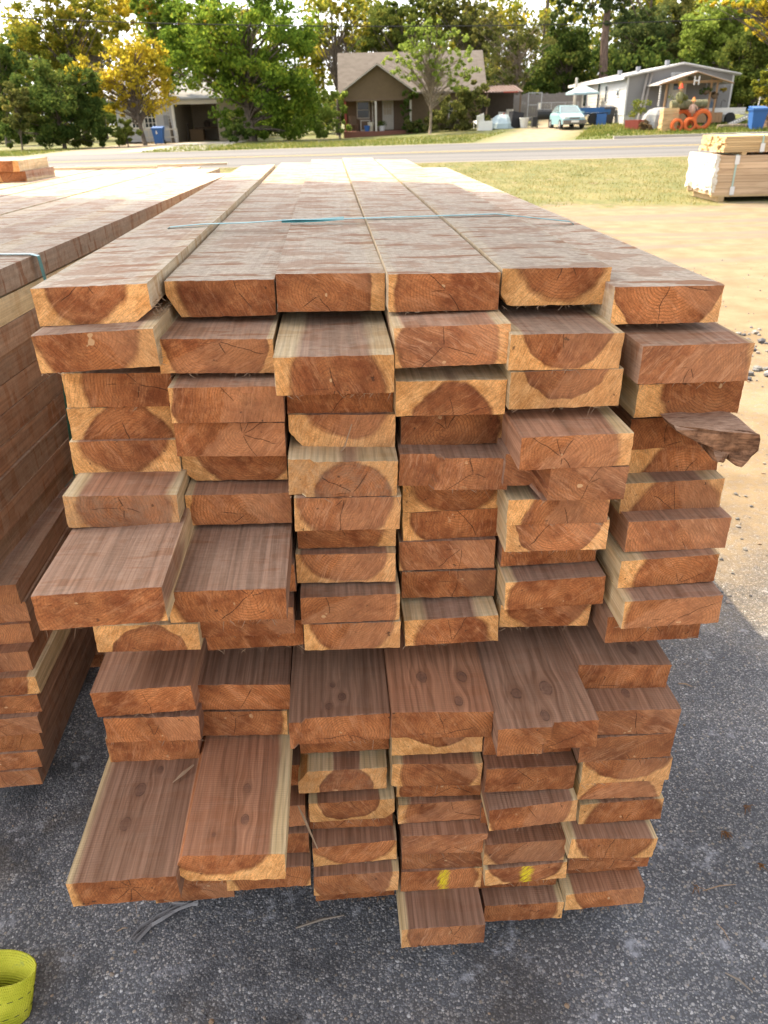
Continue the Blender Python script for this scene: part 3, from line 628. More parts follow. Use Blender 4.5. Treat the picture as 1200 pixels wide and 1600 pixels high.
def board_mesh(name, w, t, L, seed, ch=None, step=None, nx=18, nz=7, rough=1.0):
    """a sawn board: gridded front end (slightly out of square, optional break), long faces with a little crook"""
    rg = random.Random(seed); ch = ch or {}
    skx = rg.uniform(-.035, .035); skz = rg.uniform(-.05, .05)
    if step: nx = 26; nz = 9
    xs_ = [-w / 2 + w * i / (nx - 1) for i in range(nx)]; zs_ = [-t * k / (nz - 1) for k in range(nz)]
    hump = [rg.uniform(-.0009, .0009) for _ in range(40)]
    def clampc(x, z):
        for key, (cx, cz) in ch.items():
            sx = -1 if key[1] == 'l' else 1; top = key[0] == 't'
            a = (w / 2 - sx * x) / cx; b = ((-z) if top else (t + z)) / cz
            if a + b < 1:
                d = (1 - a - b) / 2; x -= sx * d * cx; z += (-1 if top else 1) * d * cz
        return x, z
    V = []; grid = {}
    for k, z in enumerate(zs_):
        for i, x in enumerate(xs_):
            X, Z = clampc(x, z); bd = i in (0, nx - 1) or k in (0, nz - 1)
            yy = X * skx + Z * skz + rg.uniform(-.0007, .0007) * rough
            if step:
                x0, dep = step; x0 = x0 * w / 2 + (Z / t + .5) * .016 + math.sin(Z * 190 + seed) * .0022 + math.sin(Z * 70 + seed * 2) * .003
                if (X < x0): yy += dep * (1 if dep < 0 else 1)
            if bd:
                j = .0009 * rough
                X += rg.uniform(-j, j * .3) * (1 if i == nx - 1 else -1 if i == 0 else 0)
                Z += rg.uniform(-j, j * .3) * (1 if k == 0 else -1 if k == nz - 1 else 0)
                yy += rg.uniform(0, .0012)
            grid[(i, k)] = len(V); V.append((X, yy, Z))
    F = []
    for k in range(nz - 1):
        for i in range(nx - 1):
            F.append((grid[(i, k)], grid[(i, k + 1)], grid[(i + 1, k + 1)], grid[(i + 1, k)]))
    loop = [(i, 0) for i in range(nx)] + [(nx - 1, k) for k in range(1, nz)] + [(i, nz - 1) for i in range(nx - 2, -1, -1)] + [(0, k) for k in range(nz - 2, 0, -1)]
    base = [clampc(xs_[i], zs_[k]) for i, k in loop]
    front = [grid[q] for q in loop]
    bow = rg.uniform(-.003, .003); prev = front
    ymax = max(V[i][1] for i in front)
    stations = [ymax + .0016, ymax + .03, ymax + .09] + [L * q for q in (.07, .12, .2, .32, .45, .6, .75, .88, 1.0)]
    for s_, yy in enumerate(stations):
        cur = []; f = yy / L; b = bow * math.sin(math.pi * f)
        for (X, Z) in base:
            j = .0005
            cur.append(len(V)); V.append((X + b + rg.uniform(-j, j), yy, Z + rg.uniform(-j, j)))
        n = len(cur)
        for q in range(n):
            F.append((prev[q], prev[(q + 1) % n], cur[(q + 1) % n], cur[q]))
        prev = cur
    F.append(tuple(prev))
    me = bpy.data.meshes.new(name); me.from_pydata(V, [], F); me.update(); me.materials.append(TIMBER)
    return me
def set_look(o, rg, px, pz, R, val=1.0, weather=0.0, light=0.0, grey=0.0, ang=None, knots=(), paint=None):
    o['pith'] = (float(px), float(pz), float(R)); o['tone'] = (float(val), float(weather), rg.uniform(0, 30.0))
    o['look'] = (float(light), float(grey), rg.choice((-1, 1)) * rg.uniform(.15, 1.1) if ang is None else ang)
    kk = list(knots)[:3] + [(.2, 0.0, 0.0)] * 3
    for nm, kv in zip(('knot_a', 'knot_b', 'knot_c'), kk): o[nm] = (float(kv[0]), float(kv[1]), float(kv[2]) * .66)
    o['dims'] = (.095, .063, 1.0)
    o['paint'] = (float(paint[0]), float(paint[1]), float(paint[2]) * 1.5) if paint else (9.0, 9.0, .001)
def fringe(parent, w, t, seed, n, where='bottom'):
    """torn fibres hanging off the sawn arris"""
    rg = random.Random(seed); m = MB()
    for i in range(n):
        if where == 'bottom': p = Vector((rg.uniform(-w / 2, w / 2), rg.uniform(.0, .01), -t + rg.uniform(-.001, .001))); d = Vector((rg.uniform(-.6, .6), rg.uniform(-.8, .1), rg.uniform(-.6, .1)))
        elif where == 'right': p = Vector((w / 2 - .001, rg.uniform(.0, .09), rg.uniform(-t, -t * .5))); d = Vector((rg.uniform(.1, .9), rg.uniform(-1.2, .1), rg.uniform(-.5, .5)))
        else: p = Vector((-w / 2 + .001, rg.uniform(.0, .09), rg.uniform(-t, -t * .4))); d = Vector((rg.uniform(-.9, -.1), rg.uniform(-1.2, .1), rg.uniform(-.5, .5)))
        d.normalize(); ln = rg.uniform(.004, .015) * (2.0 if rg.random() < .12 else 1); wd = rg.uniform(.0003, .0008)
        s = Vector((d.z, d.x, d.y)).cross(d).normalized() * wd
        q = p + d * ln * .6 + Vector((0, 0, rg.uniform(-.15, .15) * ln)); e = p + d * ln
        m.poly([p - s, p + s, q + s * .7, q - s * .7]); m.poly([q - s * .7, q + s * .7, e])
    o = m.build('splinter_fringe', FIBRE, parent); o['kind'] = 'stuff'
ORD = ['topmost', 'second', 'third', 'fourth', 'fifth', 'sixth', 'seventh', 'eighth', 'ninth', 'tenth', 'eleventh', 'twelfth']
CPH = {'1': 'column beside left stack', '2': 'second column from left stack', '3': 'third column from left stack',
       '4': 'third column from open yard', '5': 'second column from open yard', '6': 'column beside open yard'}
FAR = {'1': 4.73, '2': 5.18, '3': 5.27, '4': 5.26, '5': 5.0, '6': 4.60}
# never let a board sink into the one below it
BB = [list(b) for b in BOARDS]
rgB = random.Random(5)
for i, b in enumerate(BB):
    cn, row, u, v, z, w, t, roll, px, pz, R, val, desc, kw = b
    roll = max(-.05, min(.05, roll)); sd = 100 + i
    L = FAR[cn[1]] - v if (cn[0] == 'U' and row == 0) else 3.66 + rgB.uniform(-.08, .08)
    w -= .0012
    me = board_mesh('timber', w, t, L, sd, kw.get('ch'), kw.get('step'))
    o = bpy.data.objects.new('timber', me); COL.objects.link(o)
    p = UX * u + VX * v
    o.location = (p.x, p.y, z); o.rotation_euler = (0, -roll, YAW + rgB.uniform(-.0012, .0012))
    weather = (.95 if row == 0 else .42 if row in (1, 2) else .22) if cn[0] == 'U' else .06
    if cn[0] == 'L' and val > .9: val *= .97
    set_look(o, rgB, px * w / 2, -pz * t, R, val * rgB.uniform(.86, 1.10), weather, kw.get('light', .12 * rgB.random()), kw.get('grey', 0), None, kw.get('knots', ()), kw.get('paint'))
    o['dims'] = (w / 2, t, L)
    which = 'upper bundle' if cn[0] == 'U' else 'lower bundle'
    tag(o, f'timber, {desc}; {ORD[row]} in {which}, {CPH[cn[1]]}', 'timber', 'timbers of the front stack')
    if rgB.random() < .75: fringe(o, w, t, sd, rgB.randint(10, 34))
    if cn in ('U1', 'U2') and row in (0, 1, 4): fringe(o, w, t, sd + 900, 26, 'right' if cn == 'U1' else 'left')
    if cn == 'U2' and row == 1: fringe(o, w, t, sd + 950, 34, 'right')

import re
def nw(s): return len(re.findall(r"[A-Za-z0-9']+", s))
def cap16(s):
    if nw(s) > 16: s = s.replace(' in upper bundle, ', ' in upper ').replace(' in lower bundle, ', ' in lower ')
    if nw(s) > 16: s = s.replace('timber, ', '', 1)
    if nw(s) > 16: s = s.replace(' column from ', ' from ').replace('column beside', 'beside')
    return s
for o in list(COL.objects):
    if o.get('category') == 'timber': o['label'] = cap16(o['label'])

# splintered slab that sticks out of the column beside the yard
def slab():
    rg = random.Random(3); m = MB()
    outl = [(-.092, .004), (-.05, .008), (.0, .006), (.045, .009), (.068, .006), (.078, -.006), (.076, -.026), (.068, -.052), (.048, -.060), (.030, -.056), (.022, -.038), (.014, -.054), (-.004, -.050), (-.010, -.030), (-.026, -.022), (-.050, -.016), (-.080, -.006)]
    n = len(outl); ring = []
    for k, (yy, sc) in enumerate([(0, .96), (.008, 1.0), (.03, 1.01), (.07, .98), (.12, .9)]):
        cur = []
        for (x, z) in outl:
            cur.append(len(m.v)); m.v.append((x * sc + rg.uniform(-.003, .003), yy + rg.uniform(-.010, .010) * (1 if k < 2 else .4) + (x + .02) * -.12, z * sc + rg.uniform(-.0025, .0025)))
        if ring:
            for q in range(n): m.f.append((ring[-1][q], ring[-1][(q + 1) % n], cur[(q + 1) % n], cur[q]))
        else: m.f.append(tuple(reversed(cur)))
        ring.append(cur)
    m.f.append(tuple(ring[-1]))
    p = UX * .634 + VX * 1.125
    o = m.build('wood_slab', BARK); o.scale = (.84, 1, .92); o.location = (p.x, p.y, 1.268); o.rotation_euler = (0, .05, YAW - .04)
    tag(o, 'dark splintered bark slab jutting from the column beside the open yard', 'wood slab')
    s = MB()
    for i in range(16):
        a = Vector((rg.uniform(-.03, .07), rg.uniform(-.01, .03), -.03 + rg.uniform(-.01, .01))); d = Vector((rg.uniform(-.5, .5), rg.uniform(-.7, .1), rg.uniform(-1, -.1))).normalized()
        w_ = Vector((1, .3, 0)) * rg.uniform(.0006, .002); ln = rg.uniform(.006, .02)
        s.poly([a - w_, a + w_, a + d * ln])
    f = s.build('splinter_fringe', BARK, o); f['kind'] = 'stuff'
slab()
def twig(name, pts, r, label, cat):
    o = MB().tube(pts, r, 5).build(name, FIBRE); tag(o, label, cat); return o
p = lambda px, py, z: at_z(px, py, z)
# sliver lying across a timber end, third column
a = UX * .018 + VX * 1.222; twig('wood_sliver', [(a.x, a.y, 1.278), (a.x - .014, a.y - .012, 1.24), (a.x - .03, a.y - .006, 1.218)], [.001, .0016, .0008], 'thin pale sliver leaning on a rough timber end under the third column', 'sliver')
a = UX * -.128 + VX * 1.09; twig('wood_sliver', [(a.x, a.y, .50), (a.x + .01, a.y + .012, .44), (a.x + .033, a.y - .006, .375)], [.0012, .003, .0012], 'tan splinter hanging beside the long board with twin knots', 'sliver')
a = at_z(270, 1222, .585); b = at_z(303, 1198, .585); twig('wood_sliver', [(a.x, a.y, .584), ((a.x + b.x) / 2, (a.y + b.y) / 2, .588), (b.x, b.y, .59)], [.001, .004, .002], 'dark torn splinter lying on the long jutting board', 'sliver')

# dunnage under the front stack
for yy in (1.75, 2.9, 4.2):
    c = UX * .07 + VX * yy
    o = MB().box((-.56, -.045, 0), (.56, .045, .052)).build('bearer', TIMBER); o.location = (c.x, c.y, .003); o.rotation_euler = (0, 0, YAW)
    set_look(o, rgB, 0, 0, .3); tag(o, ['rough bearer lying on the asphalt under the front end of the stack', 'rough bearer lying under the middle of the front stack', 'rough bearer under the far end of the front stack'][[1.75, 2.9, 4.2].index(yy)], 'bearer', 'bearers under the front stack')

# ---------------------------------------------------------------- plastic straps
def strap_mat(name, col):
    t = NT(name); o, _ = t.obj(); n = t.noise(o, 30, 3); t.color(t.val(col, t.smooth(n, .3, .7, .8, 1.15))); t.rough(.38); t.b.inputs['Specular IOR Level'].default_value = .5
    return t.m
TEAL = strap_mat('teal_plastic', (.075, .30, .325)); GREEN = strap_mat('green_plastic', (.02, .16, .12))
def band(name, pts, width_dir, w, th, mat):
    """flat band following a polyline; width_dir is across the band"""
    m = MB(); pts = [Vector(q) for q in pts]; wd = Vector(width_dir).normalized() * (w / 2); up = []
    for k in range(len(pts)):
        d = (pts[min(k + 1, len(pts) - 1)] - pts[max(k - 1, 0)]).normalized(); up.append(d.cross(wd).normalized() * th)
    for k in range(len(pts)):
        for q in (pts[k] - wd, pts[k] + wd, pts[k] + wd + up[k], pts[k] - wd + up[k]): m.v.append(tuple(q))
    for k in range(len(pts) - 1):
        for j in range(4):
            a0 = 4 * k + j; a1 = 4 * k + (j + 1) % 4; m.f.append((a0, a1, a1 + 4, a0 + 4))
    m.f.append((0, 1, 2, 3)); e = 4 * (len(pts) - 1); m.f.append((e + 3, e + 2, e + 1, e))
    return m.build(name, mat)
zt = 1.5185
L_ = at_z(262, 355, zt); R_ = at_z(893, 348, 1.491)
def lerp(a, b, f): return a + (b - a) * f
pts = [(L_.x - .008, L_.y, 1.30), (L_.x - .008, L_.y, zt - .01), (L_.x + .006, L_.y, zt)]
for f, dz in ((.08, .004), (.18, .0035), (.30, .006), (.36, .004), (.42, .003), (.60, .002), (.74, .0015), (.80, .0015)):
    q = lerp(L_, R_, f); pts.append((q.x, q.y - .004 * math.sin(f * 9), zt + dz))
pts += [(R_.x - .006, R_.y, 1.494), (R_.x + .004, R_.y, 1.488), (R_.x + .006, R_.y, 1.2)]
o = band('strap', pts, (0, 1, 0), .016, .0012, TEAL); tag(o, 'teal plastic strap drawn across the top of the front stack', 'strap')
ql = lerp(L_, R_, .18); qr = lerp(L_, R_, .40)
b = band('strap_splice', [(lerp(L_, R_, f).x, lerp(L_, R_, f).y - .01 + .02 * f, zt + .0065 + .004 * math.sin(f * 14)) for f in (.27, .31, .35, .39, .42)], (0, 1, .3), .017, .0012, TEAL); b.parent = o
# ---------------------------------------------------------------- left stack
def left_board(x_right, y0, z_top, L, yaw, px, pz, R, val, weather, label, w=.19, t=.0625, group='timbers of the left stack', **kw):
    sd = 5000 + len(bpy.data.objects); me = board_mesh('timber', w - .0015, t, L, sd, nx=8, nz=4)
    o = bpy.data.objects.new('timber', me); COL.objects.link(o)
    o.location = (x_right - w / 2, y0, z_top); o.rotation_euler = (0, 0, yaw)
    set_look(o, rgB, px * w / 2, -pz * t, R, val, weather, kw.get('light', .1), 0, None, kw.get('knots', ()))
    tag(o, cap16(label), 'timber', group); return o
rgL = random.Random(11)
# upper bundle: top layer seen from above, side column seen from the right
fars = [5.72, 6.35, 6.6, 6.75, 6.9, 7.0, 6.7, 6.9]
for i in range(8):
    y0 = .80 + rgL.uniform(-.05, .05)
    left_board(-.965 - i * .1915, y0, 1.42 + rgL.uniform(-.003, .003), fars[i] - y0, rad(.5), rgL.uniform(-.6, .6), rgL.uniform(.5, 1.2), rgL.uniform(.075, .105) if i else .088, rgL.uniform(.92, 1.06), .88,
               f'weathered timber, {["right-edge board with pale knotted side", "second board", "third board", "fourth board", "fifth board", "sixth board", "seventh board", "eighth board"][i]} from the front stack, top of left stack')
SIDE = ['pale sapwood patch and knot', 'smooth brown side', 'dark streaked side', 'cream lower edge', 'plain brown side with dark knot', 'fine rippled side', 'swirling grain', 'reddish side', 'orange lowest side']
for i in range(1, 10):
    z = 1.42 - i * .0665 - .002
    left_board(-.966 + rgL.uniform(-.012, .008), .9 + rgL.uniform(-.1, .1), z, 4.75 + rgL.uniform(-.1, .1), rad(.5), rgL.uniform(-.8, .4), rgL.uniform(.2, .8), .30 if i not in (1, 4) else .10, rgL.uniform(1.0, 1.35), .55,
               f'timber with {SIDE[i - 1]}, {ORD[i]} from top along the upper left stack', t=.0645)
for yy in (2.4, 4.2):
    o = MB().box((-.75, -.04, 0), (0, .04, .04)).build('spacer', TIMBER); o.location = (-1.0, yy, .752); set_look(o, rgB, 0, 0, .3)
    tag(o, f'thin wooden spacer between the bundles of the left stack, {"nearer" if yy < 3 else "farther"} one', 'spacer', 'spacers in the left stack')
FR = [(-1.004, 1.547, .06), (-.992, 1.552, .123), (-.975, 1.560, .186), (-.964, 1.556, .249), (-.956, 1.573, .312), (-.946, 1.576, .375), (-.962, 1.60, .438), (-.960, 1.640, .501), (-.958, 1.648, .564), (-.964, 1.642, .627)]
FD = ['lowest, scuffed end', 'second lowest, diagonal grain', 'pale corner low on its end', 'thin end below a pinkish one', 'whitish scratched end', 'plain end with dark upper edge', 'notched end with angled break', 'dark cracked end', 'brown end under the topmost', 'topmost short end']
for i, (x, y, z) in enumerate(FR):
    left_board(x, y, z + .063, 4.6, rad(4.2), rgL.uniform(-.3, .3), rgL.uniform(0, .9), .3 if i not in (2, 5) else .1, rgL.uniform(.95, 1.2), .3,
               f'timber, {FD[i]}, in lower bundle of left stack by the frame', light=rgL.choice((0, .2, .5)))
for yy in (2.2, 4.6):
    o = MB().box((-.8, -.05, 0), (0, .05, .056)).build('bearer', TIMBER); o.location = (-1.02, yy, .003); set_look(o, rgB, 0, 0, .3)
    tag(o, f'rough bearer on the asphalt under left stack, {"nearer" if yy < 3 else "farther"} one', 'bearer', 'bearers under the left stack')
# its strap
o = band('strap', [(-1.9, 2.27, 1.4245), (-1.3, 2.262, 1.4245), (-.985, 2.225, 1.4245), (-.9615, 2.222, 1.419), (-.957, 2.221, 1.35)], (0, 1, 0), .019, .0012, TEAL)
tag(o, 'teal plastic strap folded over the edge of the left stack', 'strap')
b = band('strap_side', [(-.957, 2.221, 1.35), (-.956, 2.19, 1.08), (-.958, 2.12, .78), (-.985, 2.10, .755)], (0, 1, 0), .019, .0012, GREEN); b.parent = o
# a few boards of a further pile lying on the far left
for i, (px, py, z, y0, dx) in enumerate([(40, 266, 1.4835, 5.25, 0), (36, 250, 1.5465, 5.22, .02)]):
    for j in range(3):
        left_board(-2.235 - dx - j * .193, y0 + .03 * j, z, .5, rad(1.0), rgL.uniform(-.4, .4), rgL.uniform(0, 1), rgL.uniform(.08, .1), 1.1, .6,
                   f'short orange-ended board, {["lower", "upper"][i]} layer, {["nearest the front stack", "middle", "outermost"][j]} of pair pile on left stack', group='boards lying on the left stack')
for i, (x, y, L) in enumerate([(-1.55, 6.9, .9), (-1.2, 6.75, 1.2)]):
    o = MB().box((-L / 2, -.02, 0), (L / 2, .02, .018)).build('batten', plain('pale_batten', (.62, .52, .36), .8, .15, 9)); o.location = (x - .6, 6.45 + i * .18, 1.4245); o.rotation_euler = (0, 0, rad(-4 + i * 7))
    tag(o, ['thin pale batten lying across the far end of the left stack', 'second thin pale batten, farther out on the left stack end'][i], 'batten', 'battens on the left stack')

# ---------------------------------------------------------------- yellow-green sling strap in the corner
def sling():
    t = NT('sling_webbing'); o, _ = t.obj(); x, y, z = t.sep(o)
    w = t.math('SINE', t.mul(x, 2 * math.pi / .004)); w2 = t.math('SINE', t.mul(z, 2 * math.pi / .0025)); n = t.noise(o, 18, 4, .6)
    c = t.mix(t.smooth(n, .3, .7), (.42, .43, .02), (.60, .58, .05)); c = t.val(c, t.add(1, t.mul(t.mul(w, w2), .12)))
    c = t.mix(t.mul(t.smooth(n, .60, .70), .5), c, (.03, .16, .10)); t.color(c); t.bump(t.add(w, w2), .5, .001); t.rough(.7)
    m = MB(); n_ = 22; ctr = Vector((-.905, .99, 0)); rw = .092; hw = .066
    pts = []
    for k in range(n_):
        a = math.pi * (-1.05 + 2.1 * k / (n_ - 1)); pts.append((ctr.x + rw * math.cos(a) * (1.0), ctr.y + .042 * math.sin(a), .0))
    pts = [(ctr.x - .35, ctr.y - .06, 0), (ctr.x - .18, ctr.y - .055, 0)] + pts[1:-1] + [(ctr.x - .18, ctr.y + .05, 0), (ctr.x - .35, ctr.y + .06, 0)]
    for k, q in enumerate(pts):
        tilt = .010 * math.sin(k * .35)
        d = Vector(pts[min(k + 1, len(pts) - 1)]) - Vector(pts[max(k - 1, 0)]); nn = Vector((d.y, -d.x, 0)).normalized() * .003
        for (z, s) in ((.004, 0), (hw + .004, 0), (hw + .004, 1), (.004, 1)):
            m.v.append((q[0] + nn.x * s + tilt * (z / hw), q[1] + nn.y * s + z * 1.15 - .035, z * .62))
    for k in range(len(pts) - 1):
        for j in range(4):
            a0 = 4 * k + j; a1 = 4 * k + (j + 1) % 4; m.f.append((a0, a0 + 4, a1 + 4, a1))
    m.f.append((0, 1, 2, 3)); e = 4 * (len(pts) - 1); m.f.append((e, e + 3, e + 2, e + 1))
    o = m.build('sling_strap', t.m, smooth=True); tag(o, 'loop of yellow-green webbing sling standing on the asphalt', 'sling')
    s = MB(); st = plain('dark_stitching', (.05, .07, .02), .9)
    for k in range(3, len(pts) - 3):
        q = Vector(pts[k]); r = Vector(pts[k + 1]); d = (r - q)
        if d.length < .001: continue
        nn = Vector((d.y, -d.x, 0)).normalized()
        for zz in (.02, .045):
            a = q + nn * .0036 + Vector((.010 * math.sin(k * .35) * zz / hw, zz * 1.15 - .035, zz * .62)); s.beam(a, a + d * .5, .0012, .001)
    s.build('stitching', st, o)['kind'] = 'stuff'
sling()

# ---------------------------------------------------------------- scraps and litter on the asphalt
PLAST = plain('grey_film', (.26, .25, .25), .35, .3, 30)
m = MB(); rg = random.Random(2)
for st_ in range(5):
    q = [at_z(x + rg.uniform(-7, 7), y + rg.uniform(-5, 5), .004) for x, y in ((303, 1409), (275, 1418), (248, 1434), (228, 1450), (206, 1470))][:rg.choice((4, 5, 5))]
    w_ = rg.uniform(.0015, .0045)
    for k in range(len(q) - 1):
        a, b_ = q[k], q[k + 1]; d = (b_ - a).normalized(); s_ = Vector((-d.y, d.x, 0)) * w_
        h0 = Vector((0, 0, .006 + .005 * math.sin(k * 2 + st_))); h1 = Vector((0, 0, .006 + .005 * math.sin((k + 1) * 2 + st_)))
        m.poly([a - s_, b_ - s_ * .9, b_ + h1, a + h0]); m.poly([a + h0, b_ + h1, b_ + s_ * .9, a + s_])
o = m.build('plastic_scrap', PLAST); tag(o, 'frayed pale grey plastic film strands lying under the front stack', 'plastic scrap')
def chip_(px, py, px2, py2, r, label, cat, mat=FIBRE, name='wood_splinter'):
    a = at_z(px, py, r + .002); b = at_z(px2, py2, r + .002)
    mid = (a + b) / 2 + Vector((.002, .004, .002))
    o = MB().tube([a, mid, b], [r * .6, r, r * .4], 5).build(name, mat); tag(o, label, cat)
GREYW = plain('grey_weathered_wood', (.24, .20, .16), .9, .3, 40)
chip_(462, 1450, 538, 1430, .004, 'grey stick lying on the black asphalt before the stack', 'stick', GREYW)
chip_(182, 1456, 200, 1450, .0015, 'pale curl of wood on the asphalt beside grey film', 'splinter')
chip_(1133, 1520, 1176, 1550, .003, 'grey splinter lying alone at right of the asphalt', 'splinter', GREYW)
chip_(1060, 1068, 1082, 1073, .003, 'pale splinter on the asphalt beside the upper boards of the lower bundle', 'splinter')
chip_(1120, 1443, 1140, 1470, .0015, 'thin brown needle bent on the asphalt near the grey splinter', 'needle')
chip_(1098, 1392, 1150, 1382, .0018, 'thin brown twig pointing to the picture edge on the asphalt', 'twig')
NEED = plain('dead_needles', (.20, .095, .035), .9, .3, 50)
def tuft(px, py, n, ln, label):
    rg = random.Random(px); c = at_z(px, py, .004); m = MB()
    for i in range(n):
        a = rg.uniform(-.9, .9) - math.pi / 2 + rg.choice((0, 0, .8)); el = rg.uniform(.05, .8)
        d = Vector((math.cos(a) * math.cos(el), math.sin(a) * math.cos(el), math.sin(el))) * ln * rg.uniform(.5, 1.1)
        b = c + Vector((rg.uniform(-.006, .006), rg.uniform(-.006, .006), 0)); m.tube([b, b + d * .6, b + d - Vector((0, 0, ln * .25))], [.0012, .001, .0005], 4, False)
    o = m.build('needle_tuft', NEED); tag(o, label, 'needle tuft')
tuft(1132, 1300, 18, .022, 'rust-brown tuft of dead pine needles on the grey asphalt')
tuft(1187, 1350, 12, .02, 'smaller brown needle tuft at the edge of the asphalt')
tuft(1165, 1260, 7, .03, 'sparse thin brown needles scattered on the asphalt')
tuft(1088, 1385, 5, .03, 'few brown needles beside the bottom of the stack')
# loose stones
def stones():
    rg = random.Random(21); V = []; F = []
    ico = [(0, 0, -1), (.72, -.53, -.45), (-.28, -.85, -.45), (-.89, 0, -.45), (-.28, .85, -.45), (.72, .53, -.45), (.28, -.85, .45), (-.72, -.53, .45), (-.72, .53, .45), (.28, .85, .45), (.89, 0, .45), (0, 0, 1)]
    fi = [(0, 1, 2), (1, 0, 5), (0, 2, 3), (0, 3, 4), (0, 4, 5), (1, 5, 10), (2, 1, 6), (3, 2, 7), (4, 3, 8), (5, 4, 9), (1, 10, 6), (2, 6, 7), (3, 7, 8), (4, 8, 9), (5, 9, 10), (6, 10, 11), (7, 6, 11), (8, 7, 11), (9, 8, 11), (10, 9, 11)]
    def add(x, y, r, z=0):
        i = len(V); sx, sy, sz = r * rg.uniform(.7, 1.3), r * rg.uniform(.7, 1.3), r * rg.uniform(.5, .8); a = rg.uniform(0, 6.3); ca, sa = math.cos(a), math.sin(a)
        for p in ico:
            j = rg.uniform(.8, 1.15); X, Y, Z = p[0] * sx * j, p[1] * sy * j, p[2] * sz * j
            V.append((x + X * ca - Y * sa, y + X * sa + Y * ca, z + Z + sz * .45))
        F.extend(tuple(i + k for k in f) for f in fi)
    for k in range(2600):
        y = .75 + 2.6 * rg.random() ** 1.2; x = rg.uniform(-.75, .75) * (y + .6) * 1.2
        add(x, y, rg.uniform(.0015, .0042) if rg.random() < .93 else rg.uniform(.004, .007))
    for k in range(900):
        y = 2.4 + 8 * rg.random() ** 1.5; x = rg.uniform(.8, 2 + y * .62); add(x, y, rg.uniform(.004, .012))
    for k in range(60):
        p_ = at_z(rg.uniform(1130, 1200), rg.uniform(515, 600), 0); add(p_.x + rg.uniform(-.1, .3), p_.y + rg.uniform(-.3, .3), rg.uniform(.012, .04))
    me = bpy.data.meshes.new('pebbles'); me.from_pydata(V, [], F); me.update()
    t = NT('pebble_stone'); i = t.island(); t.color(t.ramp(i, [(0, (.09, .09, .10)), (.45, (.18, .175, .165)), (.75, (.27, .25, .225)), (.92, (.27, .18, .11)), (1, (.42, .41, .40))])); me.materials.append(t.m)
    o = bpy.data.objects.new('pebbles', me); COL.objects.link(o); o['kind'] = 'stuff'; o['label'] = 'loose pebbles and grit scattered on the asphalt and sand'
stones()

# ---------------------------------------------------------------- strapped lumber packs by the grass
def pine_mat(name, a, b):
    t = NT(name); o, N = t.obj(); x, y, z = t.sep(o); r = t.objrand()
    P = t.vmath('ADD', o, t.comb(t.mul(r, 13.0), t.mul(r, 7.0), t.mul(r, 31.0)))
    g = t.noise(t.vmath('MULTIPLY', P, (.8, 30, 30)), 1, 4, .6); n = t.noise(t.vmath('MULTIPLY', P, (1.2, 6, 6)), 1, 4, .6)
    c = t.mix(t.smooth(g, .3, .7), a, b); c = t.mix(t.mul(t.smooth(n, .55, .72), .5), c, (.22, .12, .06)); c = t.val(c, t.add(.86, t.mul(r, .28)))
    t.color(c); t.bump(g, .3, .004); return t.m
PINE = pine_mat('pine_lumber', (.46, .31, .15), (.62, .45, .24)); FIR = pine_mat('brown_fence_board', (.48, .33, .20), (.62, .45, .29))
g0 = at_z(1110, 316, 0)
X0, Y0 = g0.x, g0.y
def pack(zb, rows, cols, th, wd, L, mat, label, x_off, y_off, rg, jit=.02):
    r = thing('lumber_pack', label, 'lumber pack', (X0 + x_off, Y0 + y_off, zb), 0, 'strapped lumber packs')
    me = MB().box((0, 0, 0), (L, wd - .006, th - .005)).build('plank', mat, r); base = me
    k = 0
    for i in range(rows):
        for j in range(cols):
            o = base if k == 0 else base.copy()
            if k: COL.objects.link(o); o.parent = r
            o.location = (rg.uniform(-jit, jit), j * wd + rg.uniform(-.002, .002), i * th); k += 1
    return r
rg = random.Random(8)
for yy in (.1, .95):
    pass
pl = thing('pallet', 'low wooden skid under the wrapped lumber pack on the grass edge', 'pallet', (X0, Y0, 0))
for xx in (.15, 2.0, 3.9): MB().box((xx, .0, 0), (xx + .12, 1.42, .10)).build('bearer', PINE, pl)
for yy in (0.0, 1.32): MB().box((0, yy, .101), (4.6, yy + .09, .135)).build('runner', PINE, pl)
lowp = pack(.137, 6, 5, .125, .285, 4.88, FIR, 'large brown board pack with its end wrapped in white plastic', 0, 0, rg)
topp = pack(.137 + .75 + .055, 7, 9, .043, .145, 4.88, PINE, 'shallow pack of pale pickets stacked on the wrapped pack', .12, .05, rg, .035)
for xx in (.5, 2.4, 4.2):
    o = MB().box((0, 0, 0), (.09, 1.3, .052)).build('spacer', PINE); o.location = (X0 + xx, Y0 + .03, .888); tag(o, f'wooden spacer between the two lumber packs by the grass, {dict([(.5, "near the wrapped end"), (2.4, "in the middle"), (4.2, "at the far end")])[xx]}', 'spacer', 'spacers between the lumber packs')
